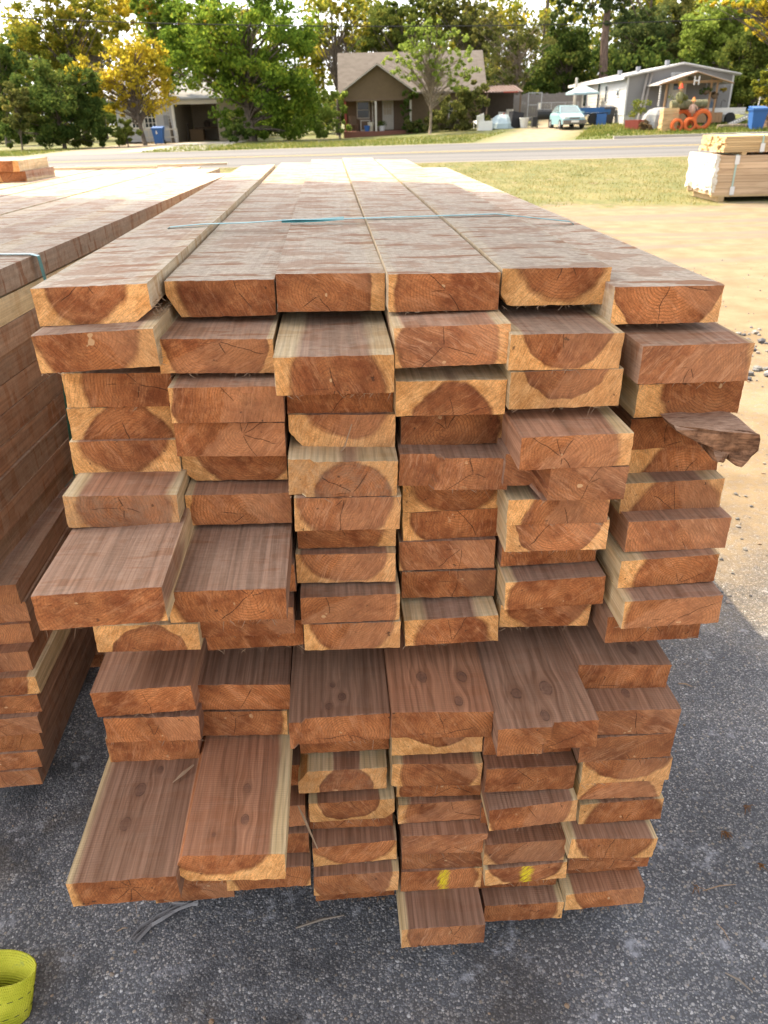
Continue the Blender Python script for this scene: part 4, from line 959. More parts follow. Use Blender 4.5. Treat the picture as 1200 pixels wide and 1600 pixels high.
def wrap():
    t = NT('white_wrap'); o, _ = t.obj(); n = t.noise(o, 7, 5, .7, 1.2); t.color(t.mix(t.smooth(n, .4, .62), (.62, .55, .42), (.86, .85, .82))); t.rough(.3); t.bump(n, .9, .05); t.b.inputs['Specular IOR Level'].default_value = .5
    rg = random.Random(4); m = MB(); ny, nz = 22, 16; idx = {}
    for j in range(nz):
        for i in range(ny):
            y = -.012 + 1.45 * i / (ny - 1); z =   .05 + .72 * j / (nz - 1)
            fold = .025 * math.sin(i * .9 + j * .55) * math.sin(j * .4 + 1) + rg.uniform(-.014, .014)
            if j < 2: z += .05 * abs(math.sin(i * .8))
            idx[(i, j)] = len(m.v); m.v.append((-.055 + fold, y, z))
    for j in range(nz - 1):
        for i in range(ny - 1): m.f.append((idx[(i, j)], idx[(i, j + 1)], idx[(i + 1, j + 1)], idx[(i + 1, j)]))
    # folded over the top and the near side
    for i in range(ny - 1):
        a = m.v[idx[(i, nz - 1)]]; b = m.v[idx[(i + 1, nz - 1)]]; m.poly([a, (.12 + rg.uniform(-.04, .04), a[1], .760), (.12 + rg.uniform(-.04, .04), b[1], .760), b])
    for j in range(nz - 1):
        a = m.v[idx[(0, j)]]; b = m.v[idx[(0, j + 1)]]; m.poly([a, b, (.04 + rg.uniform(-.03, .03), -.014, b[2]), (.04 + rg.uniform(-.03, .03), -.014, a[2])])
    o = m.build('plastic_wrap', t.m, lowp, smooth=True)
wrap()
PSTR = plain('pale_green_strap', (.38, .52, .46), .5, .1, 5); TAGM = plain('white_tag', (.7, .7, .68), .6, .05)
for r, xx, h, yb in ((lowp, .38, .75, 1.43), (topp, .75, .301, 1.31)):
    m = MB(); m.box((xx, -.012, -.01), (xx + .035, -.004, h + .008)); m.box((xx, -.012, h + .009), (xx + .035, yb, h + .014)); m.build('strap', PSTR, r)
    MB().box((xx - .02, -.022, .0), (xx + .07, -.013, .16)).build('edge_protector', TAGM, r)
    MB().box((xx - .02, -.022, h - .17), (xx + .07, -.013, h + .0)).build('edge_protector', TAGM, r) if r is lowp else None

# ---------------------------------------------------------------- vegetation
def leaf_mat(name, stops, transl=.45):
    t = NT(name); i = t.island(); P = t.pos()
    n = t.noise(P, .55, 2, .5)
    f = t.add(t.mul(i, .6), t.mul(t.smooth(n, .3, .7), .4))
    c = t.ramp(f, stops)
    d = t.n.new('ShaderNodeBsdfDiffuse'); tr = t.n.new('ShaderNodeBsdfTranslucent'); mx = t.n.new('ShaderNodeMixShader')
    t.L(c, d.inputs[0]); t.L(c, tr.inputs[0]); mx.inputs[0].default_value = transl
    t.L(d.outputs[0], mx.inputs[1]); t.L(tr.outputs[0], mx.inputs[2]); t.L(mx.outputs[0], t.out.inputs[0])
    return t.m
LEAF = {
 'yellow': leaf_mat('yellow_leaves', [(0, (.20, .19, .02)), (.35, (.42, .34, .035)), (.8, (.60, .47, .05)), (1, (.56, .33, .04))], .55),
 'yelgreen': leaf_mat('yellow_green_leaves', [(0, (.08, .11, .02)), (.4, (.20, .22, .03)), (.75, (.38, .33, .045)), (1, (.50, .36, .05))], .5),
 'green': leaf_mat('bright_green_leaves', [(0, (.055, .10, .02)), (.45, (.14, .225, .03)), (.8, (.25, .325, .04)), (.94, (.38, .37, .05)), (1, (.45, .22, .03))], .5),
 'redgreen': leaf_mat('turning_green_leaves', [(0, (.06, .11, .02)), (.5, (.15, .24, .035)), (.86, (.28, .30, .04)), (.93, (.48, .17, .03)), (1, (.50, .22, .03))], .5),
 'dark': leaf_mat('dark_green_leaves', [(0, (.03, .058, .016)), (.5, (.085, .13, .03)), (.85, (.175, .21, .045)), (1, (.28, .26, .06))], .42),
 'mid': leaf_mat('mid_green_leaves', [(0, (.05, .075, .018)), (.5, (.125, .16, .034)), (.85, (.22, .235, .048)), (1, (.34, .29, .06))], .42),
 'olive': leaf_mat('olive_leaves', [(0, (.06, .075, .022)), (.5, (.14, .155, .045)), (.85, (.24, .225, .06)), (1, (.38, .28, .07))], .45),
 'lime': leaf_mat('pale_lime_leaves', [(0, (.12, .16, .035)), (.5, (.24, .32, .06)), (.9, (.36, .42, .09)), (1, (.45, .38, .07))], .55),
 'pine': leaf_mat('pine_needles', [(0, (.035, .058, .022)), (.5, (.09, .125, .042)), (1, (.17, .19, .06))], .38),
 'dry': leaf_mat('dry_brown_leaves', [(0, (.10, .07, .04)), (.6, (.20, .14, .075)), (1, (.30, .22, .11))], .3),
}
def bark_mat(name, a, b):
    t = NT(name); o, _ = t.obj(); n = t.noise(t.vmath('MULTIPLY', o, (7, 7, 1.6)), 1.5, 5, .65); t.color(t.mix(t.smooth(n, .3, .7), a, b)); t.bump(n, .9, .06); return t.m
BK = bark_mat('grey_bark', (.07, .055, .042), (.19, .155, .12)); BKP = bark_mat('pine_bark', (.075, .05, .04), (.20, .14, .105)); BKL = bark_mat('pale_bark', (.15, .12, .085), (.33, .27, .20))
def leaves_mesh(name, centers, radii, n, size, mat, rg, flat=.75):
    """n leaf-sized quads gathered round clump centres"""
    centers = np.array(centers); radii = np.array(radii); k = rg.integers(0, len(centers), n)
    d = rg.normal(size=(n, 3)); d /= np.linalg.norm(d, axis=1)[:, None]
    rr = rg.random(n) ** .45
    p = centers[k] + d * (rr[:, None] * radii[k][:, None]) * np.array([1, 1, flat])
    a = rg.normal(size=(n, 3)); a /= np.linalg.norm(a, axis=1)[:, None]
    b = rg.normal(size=(n, 3)); b -= (b * a).sum(1)[:, None] * a; b /= np.linalg.norm(b, axis=1)[:, None]
    s = size * rg.uniform(.55, 1.3, n)[:, None]
    a *= s * .5; b *= s * .34
    v = np.stack([p - a, p + b, p + a, p - b], 1).reshape(-1, 3)
    me = bpy.data.meshes.new(name); me.vertices.add(4 * n); me.vertices.foreach_set('co', v.ravel())
    me.loops.add(4 * n); me.loops.foreach_set('vertex_index', np.arange(4 * n, dtype=np.int32))
    me.polygons.add(n); me.polygons.foreach_set('loop_start', np.arange(0, 4 * n, 4, dtype=np.int32)); me.polygons.foreach_set('loop_total', np.full(n, 4, dtype=np.int32))
    me.update(calc_edges=True); me.materials.append(mat)
    return me
def tree(name, label, px, Y, ells, n, mat, size=.2, bark=None, tr=.16, clump=.55, cat='tree', group=None, nclump=None, lean=0.0, trunk_top=None, branch=True, seed=0, x=None, limbs=.5, fmin=.12):
    """ells: crown ellipses in photo pixels (cx, cy, rx, ry) at distance Y, turned into solid crowns there"""
    rg = np.random.default_rng(seed + int(px * 7 + Y * 13)); pr = random.Random(seed + int(px))
    x0 = gx(px, Y) if x is None else x; base = P_(x0, Y, -.05)
    root = thing(name, label, cat, base, 0, group)
    k = mpp(Y); cs = []; rs = []
    tot = sum(e[2] * e[3] for e in ells)
    for (cx, cy, rx, ry) in ells:
        c = at(cx, cy, Y); c = np.array(c) - np.array(base)
        nc = max(8, int((nclump or 60) * 2.0 * rx * ry / tot)); R_ = np.array([rx * k, min(rx, ry * 1.3) * k * .8, ry * k])
        d = rg.normal(size=(nc, 3)); d /= np.linalg.norm(d, axis=1)[:, None]
        q = c + d * (rg.random(nc) ** .4)[:, None] * R_
        cs.append(q); rs.append(np.full(nc, clump * min(rx, ry) * k * .46) * rg.uniform(.55, 1.25, nc))
    cs = np.concatenate(cs); rs = np.concatenate(rs)
    low = cs[:, 2] - rs * .6 < .15; cs[low, 2] += (.15 - (cs[low, 2] - rs[low] * .6))
    me = leaves_mesh('crown', cs, rs, int(n * 2.5), size * .90, mat, rg)
    o = bpy.data.objects.new('crown', me); COL.objects.link(o); o.parent = root
    # trunk and limbs
    m = MB(); top = float(np.percentile(cs[:, 2], 80)) if trunk_top is None else trunk_top
    tp = [Vector((lean * f * top + .06 * top * math.sin(f * 5 + px) * .3, 0.1 * math.sin(f * 4), top * f)) for f in (0, .15, .35, .6, .8, 1.0)]
    m.tube(tp, [tr * q for q in (1.25, 1.0, .85, .6, .42, .2)], 8)
    if branch:
        sel = rg.choice(len(cs), size=min(len(cs), max(6, int(len(cs) * limbs))), replace=False)
        for j in sel:
            c = Vector(cs[j]); f = max(fmin, min(.93, (c.z / top) * pr.uniform(.45, .75) + max(0, fmin - .12) * pr.uniform(.1, .4))); i = f * 5
            s = Vector((lean * f * top, 0, f * top)); mid = (s + c) / 2 + Vector((pr.uniform(-.15, .15), 0, pr.uniform(.0, .3)))
            m.tube([s, mid, c], [tr * .34 * (1 - f * .5), tr * .2, tr * .05], 5, False)
    m.build('trunk', bark or BK, root, smooth=True)
    return root

# grass blades on the near verge and across the road
def grass(name, label, n, fx, h, mat, seed):
    rg = np.random.default_rng(seed); xy = fx(rg, n); n = len(xy)
    z = np.array([T_(a, b) for a, b in xy]); p = np.column_stack([xy, z])
    a = rg.uniform(0, 6.28, n); w = h * rg.uniform(.10, .22, n); hh = h * rg.uniform(.35, 1.25, n)
    dx = np.column_stack([np.cos(a) * w, np.sin(a) * w, np.zeros(n)]); le = np.column_stack([rg.normal(0, .4, n) * hh, rg.normal(0, .4, n) * hh, hh])
    v = np.stack([p - dx, p + dx, p + le], 1).reshape(-1, 3)
    me = bpy.data.meshes.new(name); me.vertices.add(3 * n); me.vertices.foreach_set('co', v.ravel())
    me.loops.add(3 * n); me.loops.foreach_set('vertex_index', np.arange(3 * n, dtype=np.int32))
    me.polygons.add(n); me.polygons.foreach_set('loop_start', np.arange(0, 3 * n, 3, dtype=np.int32)); me.polygons.foreach_set('loop_total', np.full(n, 3, dtype=np.int32))
    me.update(calc_edges=True); me.materials.append(mat)
    o = bpy.data.objects.new(name, me); COL.objects.link(o); o['kind'] = 'stuff'; o['label'] = label
GR = leaf_mat('dry_grass', [(0, (.10, .12, .03)), (.4, (.22, .20, .06)), (.75, (.37, .30, .12)), (1, (.46, .37, .18))], .35)
GR2 = leaf_mat('weedy_grass', [(0, (.06, .10, .02)), (.5, (.16, .19, .045)), (.85, (.30, .27, .08)), (1, (.42, .34, .12))], .4)
def f1(rg, n):
    xy = np.column_stack([rg.uniform(-6, 20, n), 16.6 + 14.9 * rg.random(n)])
    e = 16.9 + .8 * np.sin(xy[:, 0] * 1.7) + .5 * np.sin(xy[:, 0] * 4.1 + 1); k = (xy[:, 1] > e)
    dens = .5 + .5 * np.sin(xy[:, 0] * 1.3 + xy[:, 1] * .9) * np.sin(xy[:, 0] * .5 - xy[:, 1] * 1.7); return xy[k & (rg.random(n) < .35 + .65 * dens)]
grass('grass', 'dry yellow-green grass of the verge between yard and road', 60000, f1, .05, GR, 3)
def f2(rg, n):
    xy = np.column_stack([rg.uniform(-34, 30, n), 42.3 + 9 * rg.random(n) ** 1.3]); d = np.abs(xy[:, 0] - (7.4 + .33 * (xy[:, 1] - 42))) > 2.6
    d &= np.abs(xy[:, 0] + 15) > 3.0; return xy[d]
grass('grass', 'rough grass along the far side of the road', 34000, f2, .12, GR2, 4)
def f3(rg, n):
    xy = np.column_stack([rg.uniform(8, 26, n), 44 + 8.5 * rg.random(n)]); d = (np.abs(xy[:, 0] - (7.4 + .33 * (xy[:, 1] - 42))) > 2.6) & (rg.random(n) < .8); return xy[d]
grass('weeds', 'longer green weeds in the yard of the grey mobile home', 9000, f3, .2, GR2, 5)

# ---------------------------------------------------------------- trees
T = tree
# left group
T('maple_tree', 'big bushy bright green tree filling the middle left of the treeline', 392, 57, [(385, 60, 105, 75), (430, 130, 80, 70), (330, 100, 75, 70), (470, 165, 50, 50), (320, 30, 70, 45), (385, 190, 55, 30)], 15000, LEAF['green'], .26, tr=.28, nclump=110, clump=.62)
T('oak_tree', 'turning tree with red-tipped green leaves left of the big bushy tree', 265, 60, [(262, 40, 42, 50), (285, 85, 35, 35), (240, 5, 40, 30)], 5000, LEAF['redgreen'], .24, tr=.16, nclump=55)
T('sapling', 'sunlit lime-green sapling beside the porch of the brown bungalow', 530, 57, [(522, 165, 22, 38), (535, 195, 16, 22), (505, 195, 22, 22)], 1800, LEAF['lime'], .2, tr=.06, nclump=26)
T('autumn_tree', 'yellow autumn tree with dark leaning trunk before the white house', 222, 55, [(215, 110, 50, 30), (170, 135, 40, 24), (245, 150, 28, 26), (205, 78, 48, 22), (130, 112, 30, 22), (190, 165, 34, 16), (240, 100, 24, 30)], 3000, LEAF['yellow'], .22, tr=.13, nclump=110, lean=-.06, clump=.85, limbs=.9)
T('cedar_bush', 'dark rounded evergreen bush at far left by the road', 95, 53, [(85, 155, 75, 50), (60, 190, 60, 40), (130, 190, 45, 36), (105, 125, 45, 28), (30, 212, 45, 22), (110, 214, 60, 20), (168, 208, 24, 20)], 14000, LEAF['dark'], .2, tr=.12, nclump=90, cat='bush', clump=.65)
T('shrub', 'sunny pale shrub in front of the dark evergreen bush', 30, 51.5, [(25, 165, 26, 34)], 1300, LEAF['olive'], .2, tr=.05, nclump=22, cat='shrub')
T('shrub', 'small shrub at the foot of the yellow autumn tree', 196, 52.5, [(196, 207, 24, 18)], 1100, LEAF['mid'], .18, tr=.04, nclump=16, cat='shrub')
T('shrub', 'low green shrub under the big bushy tree beside the carport', 368, 54, [(368, 205, 24, 22)], 1200, LEAF['dark'], .18, tr=.04, nclump=16, cat='shrub')
T('sweetgum_tree', 'tall yellow tree with thin crown behind the white house', 132, 72, [(60, 30, 60, 46), (120, 20, 50, 34), (165, 45, 40, 34), (60, 85, 50, 36), (25, 100, 34, 34), (110, 90, 50, 34)], 8500, LEAF['yelgreen'], .26, tr=.22, nclump=100, clump=.5)
T('sweetgum_tree', 'second yellow tree whose bare limbs show above the white house', 168, 78, [(150, 8, 55, 30), (195, 25, 30, 25), (110, 70, 40, 30)], 2600, LEAF['yellow'], .26, tr=.16, nclump=80, clump=.45)
T('oak_tree', 'shadowy dark tree at the far left edge', 10, 64, [(8, 110, 40, 50), (0, 160, 40, 45)], 4000, LEAF['dark'], .25, tr=.2, nclump=50)
# middle
T('forked_tree', 'slender forked tree with bare dark limbs beside the bungalow roof', 528, 66, [(535, 20, 42, 22), (500, 45, 30, 24), (560, 50, 28, 22)], 1500, LEAF['yelgreen'], .24, tr=.17, nclump=50, clump=.45, limbs=.7)
T('redbud_tree', 'thin pale many-stemmed tree standing before the brown bungalow', 672, 55, [(672, 80, 62, 36), (640, 105, 40, 30), (705, 110, 45, 32), (672, 50, 45, 22)], 2000, LEAF['lime'], .2, BKL, tr=.09, nclump=95, clump=.35, limbs=.9, trunk_top=3.4)
T('shrub', 'overgrown leafy shrub against the bungalow wall', 715, 57, [(708, 172, 36, 36), (738, 150, 34, 28), (690, 195, 30, 20), (655, 195, 26, 18), (745, 190, 24, 20)], 4800, LEAF['olive'], .2, tr=.07, nclump=50, cat='shrub')
T('vine', 'dark climbing vine hanging from the porch gable of the bungalow', 636, 57.6, [(634, 172, 8, 40), (642, 150, 14, 12), (648, 200, 22, 14)], 1500, LEAF['dark'], .17, tr=.03, nclump=30, cat='vine', branch=False)
T('oak_tree', 'dark oak rising behind the bungalow roof', 625, 76, [(600, 40, 50, 40), (660, 25, 48, 34), (580, 75, 36, 24), (640, 70, 40, 24)], 6500, LEAF['mid'], .28, tr=.26, nclump=85, clump=.55)
T('oak_tree', 'yellowing oak above the right end of the bungalow roof', 735, 74, [(728, 35, 45, 40), (755, 75, 32, 36), (700, 10, 40, 20)], 4200, LEAF['olive'], .26, tr=.2, nclump=75, clump=.5)
T('willow_tree', 'wispy half-bare tree with drooping yellowish twigs', 805, 66, [(800, 85, 48, 46), (830, 50, 40, 32), (785, 125, 40, 30), (765, 45, 25, 30)], 3000, LEAF['olive'], .2, BKL, tr=.12, nclump=100, clump=.36, limbs=.9)
T('cedar_tree', 'dense dark evergreen behind the grey board fence', 880, 72, [(880, 100, 46, 44), (850, 135, 40, 30), (905, 140, 34, 26), (880, 60, 36, 30)], 9000, LEAF['dark'], .25, tr=.2, nclump=90, clump=.6)
# right
T('tall_pine', 'tall pine with bare trunk towering over the mobile home', 932, 70, [(935, 5, 60, 14), (985, 25, 45, 20), (880, 20, 40, 18), (945, -30, 70, 40)], 3600, LEAF['pine'], .26, BKP, tr=.36, nclump=70, clump=.5, trunk_top=14.5, limbs=.16, lean=.02, fmin=.66)
T('pine_tree', 'feathery mid-green pine right of the tall bare trunk', 985, 76, [(990, 55, 52, 40), (975, 105, 45, 32), (1020, 80, 32, 28)], 6500, LEAF['pine'], .26, BKP, tr=.2, nclump=85)
T('pine_tree', 'paler pine behind the ridge of the mobile home', 1045, 80, [(1045, 60, 45, 48), (1060, 20, 42, 28), (1035, 105, 34, 22)], 5600, LEAF['olive'], .26, BKP, tr=.2, nclump=75)
T('elm_tree', 'leafy yellow-green tree behind the right half of the mobile home', 1118, 72, [(1120, 55, 54, 48), (1095, 85, 32, 34), (1150, 20, 44, 30)], 8500, LEAF['lime'], .25, tr=.22, nclump=90, clump=.6)
T('oak_tree', 'spreading shady green tree at the right of the mobile home', 1148, 64, [(1160, 105, 42, 42), (1150, 140, 40, 34), (1185, 75, 34, 34), (1190, 150, 26, 30)], 8200, LEAF['mid'], .24, tr=.2, nclump=90, clump=.6)
T('maple_tree', 'orange-leaved branches of a maple at the upper right corner', 1235, 45, [(1185, 6, 52, 14), (1235, 20, 60, 40), (1196, 50, 16, 10), (1120, 2, 30, 8)], 2000, LEAF['yellow'], .2, tr=.2, nclump=60, clump=.5)
T('maple_tree', 'small orange-tinged tree cut by the right picture edge', 1215, 50, [(1198, 125, 18, 24), (1215, 155, 25, 35)], 1500, LEAF['yelgreen'], .18, tr=.08, nclump=26)
def undergrowth():
    rg = np.random.default_rng(31); pr = random.Random(8); cs = []; rs = []
    for i in range(520):
        x = -50 + 100 * pr.random(); y = pr.uniform(70, 79)
        cs.append((x, y, T_(x, y) + pr.uniform(.3, 4.2 + 1.2 * math.sin(x * .4)))); rs.append(pr.uniform(.6, 1.3))
    me = leaves_mesh('undergrowth', cs, rs, 62000, .34, LEAF['dark'], rg); o = bpy.data.objects.new('undergrowth', me); COL.objects.link(o); o['kind'] = 'stuff'; o['label'] = 'dark tangled undergrowth behind the houses'
undergrowth()
def woodland():
    rg = np.random.default_rng(77); cs = []; rs = []
    m = MB(); pr = random.Random(3)
    for i in range(70):
        x = -62 + i * 1.95 + pr.uniform(-1, 1); y = 92 + pr.uniform(-4, 8); H = pr.uniform(9, 13.5)
        b = P_(x, y)
        m.tube([b, b + Vector((pr.uniform(-.4, .4), 0, H * .6)), b + Vector((pr.uniform(-.6, .6), 0, H))], [.2, .14, .05], 6)
        for j in range(20):
            cs.append((x + pr.gauss(0, 1.6), y + pr.gauss(0, 1.2), b.z + H * pr.uniform(.02, 1.0))); rs.append(pr.uniform(.8, 1.8))
    o = m.build('woodland', BK); o['kind'] = 'stuff'; o['label'] = 'distant wood closing the view behind the houses'
    me = leaves_mesh('woodland_leaves', cs, rs, 110000, .46, LEAF['yelgreen'], rg); q = bpy.data.objects.new('woodland_leaves', me); COL.objects.link(q); q.parent = o; q['kind'] = 'stuff'
woodland()

# ---------------------------------------------------------------- houses
def frame(o): return o
def face_grid_siding(m, x0, x1, z0, z1, y, step=.16, lap=.018):
    z = z0
    while z < z1 - .01:
        zz = min(z + step, z1); m.poly([(x0, y - lap, z), (x1, y - lap, z), (x1, y, zz), (x0, y, zz)]); m.poly([(x0, y - lap, z), (x0, y, z), (x1, y, z), (x1, y - lap, z)]); z = zz
def siding_wall(root, name, x0, x1, z0, z1, y, mat, step=.16, holes=()):
    """lapped boards, each a piece of its own, running past window and door holes; y faces the road"""
    z = z0; base = None
    wall = MB().box((x0, y, z0), (x1, y + .1, z1)).build(name, mat, root) if not holes else None
    if holes:
        m = MB(); cuts = sorted(holes); xa = x0
        for (hx0, hx1, hz0, hz1) in cuts:
            m.box((xa, y, z0), (hx0, y + .1, z1)); 
            if hz0 > z0: m.box((hx0, y, z0), (hx1, y + .1, hz0))
            if hz1 < z1: m.box((hx0, y, hz1), (hx1, y + .1, z1))
            xa = hx1
        m.box((xa, y, z0), (x1, y + .1, z1)); wall = m.build(name, mat, root)
    while z < z1 - .02:
        zz = min(z + step, z1); segs = [(x0, x1)]
        for (hx0, hx1, hz0, hz1) in holes:
            if z < hz1 - .01 and zz > hz0 + .01:
                segs = [q for a, b in segs for q in ((a, min(b, hx0 - .04)), (max(a, hx1 + .04), b)) if q[1] - q[0] > .03]
        for a, b in segs:
            mm = MB(); i = len(mm.v); mm.v += [(a, y - .025, z + .002), (b, y - .025, z + .002), (b, y - .004, zz), (a, y - .004, zz), (a, y - .001, z + .002), (b, y - .001, z + .002)]
            mm.f += [(i, i + 1, i + 2, i + 3), (i, i + 4, i + 5, i + 1)]
            mm.build('siding_board', mat, wall)
        z = zz
    return wall
GLASS = plain('dark_window_glass', (.035, .045, .055), .08, .2, 2, spec=.8)
WHITE = plain('white_paint', (.70, .69, .65), .6, .10, 5); OLDW = plain('old_white_paint', (.52, .49, .43), .8, .3, 6)
TAN = plain('weathered_tan_boards', (.145, .103, .06), .85, .35, 4); BROWN = plain('brown_boards', (.15, .105, .07), .85, .3, 5)
RED = plain('faded_red_paint', (.30, .065, .045), .7, .25, 5); DARK = plain('shadowy_brown', (.07, .055, .042), .9, .3, 4)  # DARK is a plain, very dark brown
def window(root, x, z, w, h, y, frame_mat, cols=2, rows=2, glass=None):
    f = MB(); b = .07
    f.box((x, y - .05, z), (x + b, y + .03, z + h)); f.box((x + w - b, y - .05, z), (x + w, y + .03, z + h))
    f.box((x + b, y - .05, z), (x + w - b, y + .03, z + b)); f.box((x + b, y - .05, z + h - b), (x + w - b, y + .03, z + h))
    for i in range(1, cols): cx = x + w * i / cols; f.box((cx - .02, y - .04, z + b), (cx + .02, y + .02, z + h - b))
    for j in range(1, rows): cz = z + h * j / rows; f.box((x + b, y - .038, cz - .02), (x + w - b, y + .018, cz + .02))
    o = f.build('window', frame_mat, root); MB().box((x + .03, y + .031, z + .03), (x + w - .03, y + .05, z + h - .03)).build('pane', glass or GLASS, o); return o
def shingle_mat(name, a, b):
    t = NT(name); o, _ = t.obj(); x, y, z = t.sep(o); row = t.math('FLOOR', t.mul(z, 9)); c = t.white(t.comb(t.math('FLOOR', t.add(t.mul(x, 3), t.mul(row, .5))), row, 2)); n = t.noise(o, 2, 4, .6)
    t.color(t.val(t.mix(t.add(t.mul(c, .5), t.mul(n, .5)), a, b), t.smooth(t.math('FRACT', t.mul(z, 9)), 0, .15, .8, 1))); return t.m
SHING = shingle_mat('grey_brown_shingles', (.12, .10, .083), (.20, .172, .145)); SHING2 = shingle_mat('grey_shingles', (.22, .22, .22), (.32, .32, .31))

def bungalow():
    Y = 58.0; b = gp(537, Y); k = mpp(Y)
    r = thing('bungalow', 'weathered brown bungalow with gabled front porch and shingle roof', 'house', b, rad(1.0)); r.scale = (.93, .93, .93)
    Wd = 10.5; pw = 5.5 * .93           # overall width, porch width
    ze = 3.0; zr = 5.75; dep = 8.0; pj = 2.2   # eaves, ridge, depth, porch projection (porch front at y=0)
    hl = (.55, 2.2)
    siding_wall(r, 'front_wall', pw, Wd, .35, ze, pj, TAN, .2, [(8.0, 9.0, 1.0, 2.3)])
    window(r, 8.0, 1.0, 1.0, 1.3, pj, OLDW, 1, 2)
    siding_wall(r, 'porch_back_wall', .3, pw - .06, .45, ze - .1, pj + .6, BROWN, .2, [(1.0, 2.0, 1.25, 2.45), (2.95, 3.85, .46, 2.5)])
    window(r, 1.0, 1.25, 1.0, 1.2, pj + .6, OLDW, 1, 2)
    d = MB().box((2.97, pj + .62, .46), (3.83, pj + .68, 2.48)).build('door', OLDW, r)
    f = MB()
    for i in range(4): f.box((3.07 + i * .2, pj + .6, 1.45), (3.09 + i * .2, pj + .615, 2.3))
    for z in (1.45, 1.87, 2.28): f.box((3.05, pj + .599, z), (3.75, pj + .612, z + .03))
    f.build('glazing_bars', OLDW, d); MB().box((3.08, pj + .612, 1.47), (3.72, pj + .619, 2.27)).build('pane', plain('curtained_glass', (.42, .34, .25), .3, .3, 6), d)
    # side walls and rear
    MB().box((-.0, pj + .6, 0), (.12, dep, ze)).build('side_wall', TAN, r); MB().box((Wd - .12, pj + .11, 0), (Wd, dep, ze)).build('side_wall', TAN, r)
    MB().box((.121, dep - .12, 0), (Wd - .121, dep, ze)).build('rear_wall', TAN, r)
    # porch: brick base, posts, gable
    bm = plain('porch_brick', (.20, .085, .06), .9, .35, 12)
    MB().box((0, .05, 0), (pw, pj + .59, .42)).build('porch_base', bm, r)
    br = None
    for row in range(4):
        for i in range(24):
            x = .02 + i * .215 + (.1 if row % 2 else 0)
            if x + .2 > pw: continue
            o = MB().box((0, .02, 0), (.2, .049, .088)).build('brick', bm, r) if br is None else br.copy()
            if br is None: br = o
            else: COL.objects.link(o); o.parent = r
            o.location = (x, 0, .02 + row * .1)
    for x in (.12, 2.35, pw - .2): MB().box((x, .12, .421), (x + .14, .26, 2.52)).build('post', RED if x < 1 else OLDW, r)
    gz0 = 2.525; ap = 4.75; cx = pw / 2
    m = MB(); m.poly([(0, .1, gz0), (pw, .1, gz0), (pw, .1, ze - .02), (cx, .1, ap - .12), (0, .1, ze - .02)]); g = m.build('gable_wall', TAN, r)
    z = gz0
    while z < ap - .3:
        zz = z + .2; hw = lambda q: pw / 2 if q <= ze else max(0.05, pw / 2 * (ap - .12 - q) / (ap - .12 - ze))
        mm = MB(); mm.poly([(cx - hw(z), .072, z), (cx + hw(z), .072, z), (cx + hw(zz), .094, zz), (cx - hw(zz), .094, zz)]); mm.poly([(cx - hw(z), .072, z), (cx - hw(z), .098, z), (cx + hw(z), .098, z), (cx + hw(z), .072, z)])
        mm.build('siding_board', TAN, g); z = zz
    MB().box((-.05, .0, gz0 - .1), (.14, .11, ze - .1)).build('corner_trim', RED, r)
    MB().box((.15, .06, gz0 - .12), (pw, .12, gz0 - .002)).build('beam', BROWN, r)
    # roofs
    oh = .45; ry = pj + (dep - pj) / 2
    def slab_roof(name, quad, th=.12):
        q = [Vector(p) for p in quad]; m = MB(); lo = [p - Vector((0, 0, th)) for p in q]; m.poly(q); m.poly(lo[::-1])
        for i in range(4): m.poly([q[i], lo[i], lo[(i + 1) % 4], q[(i + 1) % 4]])
        return m.build(name, SHING, r)
    slab_roof('roof', [(-.35, pj - oh, ze - .05), (Wd + .35, pj - oh, ze - .05), (Wd + .35, ry, zr), (-.35, ry, zr)])
    slab_roof('roof', [(Wd + .35, dep + oh, ze - .05), (-.35, dep + oh, ze - .05), (-.35, ry + .003, zr), (Wd + .35, ry + .003, zr)])
    slab_roof('porch_roof', [(-.4, -.3, ze - .18), (cx, -.3, ap), (cx, ry - .4, ap + .003), (-.4, ry - 1.2, ze - .18)])
    slab_roof('porch_roof', [(cx + .003, -.3, ap), (pw + .4, -.3, ze - .18), (pw + .4, ry - 1.2, ze - .18), (cx + .003, ry - .4, ap)])
    m = MB(); m.beam((-.42, -.33, ze - .26), (cx, -.33, ap - .08), .05, .2, (0, 1, 0)); m.build('bargeboard', OLDW, r)
    m = MB(); m.beam((pw + .42, -.33, ze - .26), (cx, -.33, ap - .08), .05, .2, (0, 1, 0)); m.build('bargeboard', OLDW, r)
    for x in (-.02, Wd + .02):
        m = MB(); m.poly([(x, pj + .3, ze - .1), (x, dep, ze - .1), (x, ry, zr - .15)]); m.build('end_gable', TAN, r)
    return r, b, pj
BUN, bb, bpj = bungalow()
# clutter on its porch
def on_bun(x, y, z): return Matrix.Translation(BUN.location) @ Matrix.Rotation(rad(1.0), 4, 'Z') @ (Vector((x, y, z)) * .93)
def chair(label, loc, rz, mat, s=1.0):
    r = thing('porch_chair', label, 'chair', loc, rz)
    m = MB(); m.box((-.25 * s, -.25 * s, .40 * s), (.25 * s, .25 * s, .45 * s)); m.build('seat', mat, r)
    m = MB(); m.box((-.25 * s, .21 * s, .46 * s), (.25 * s, .25 * s, .95 * s)); m.build('backrest', mat, r)
    for x in (-.22, .22):
        for y in (-.22, .2): MB().box(((x - .02) * s, (y - .02) * s, 0), ((x + .02) * s, (y + .02) * s, .398 * s)).build('leg', mat, r)
    return r
BLUEC = plain('blue_plastic', (.035, .115, .33), .45, .12, 4); CREAM = plain('cream_plastic', (.60, .55, .42), .5, .15, 5)
chair('dark wooden chair at the left end of the bungalow porch', on_bun(.75, 1.4, .42), rad(15), BROWN)
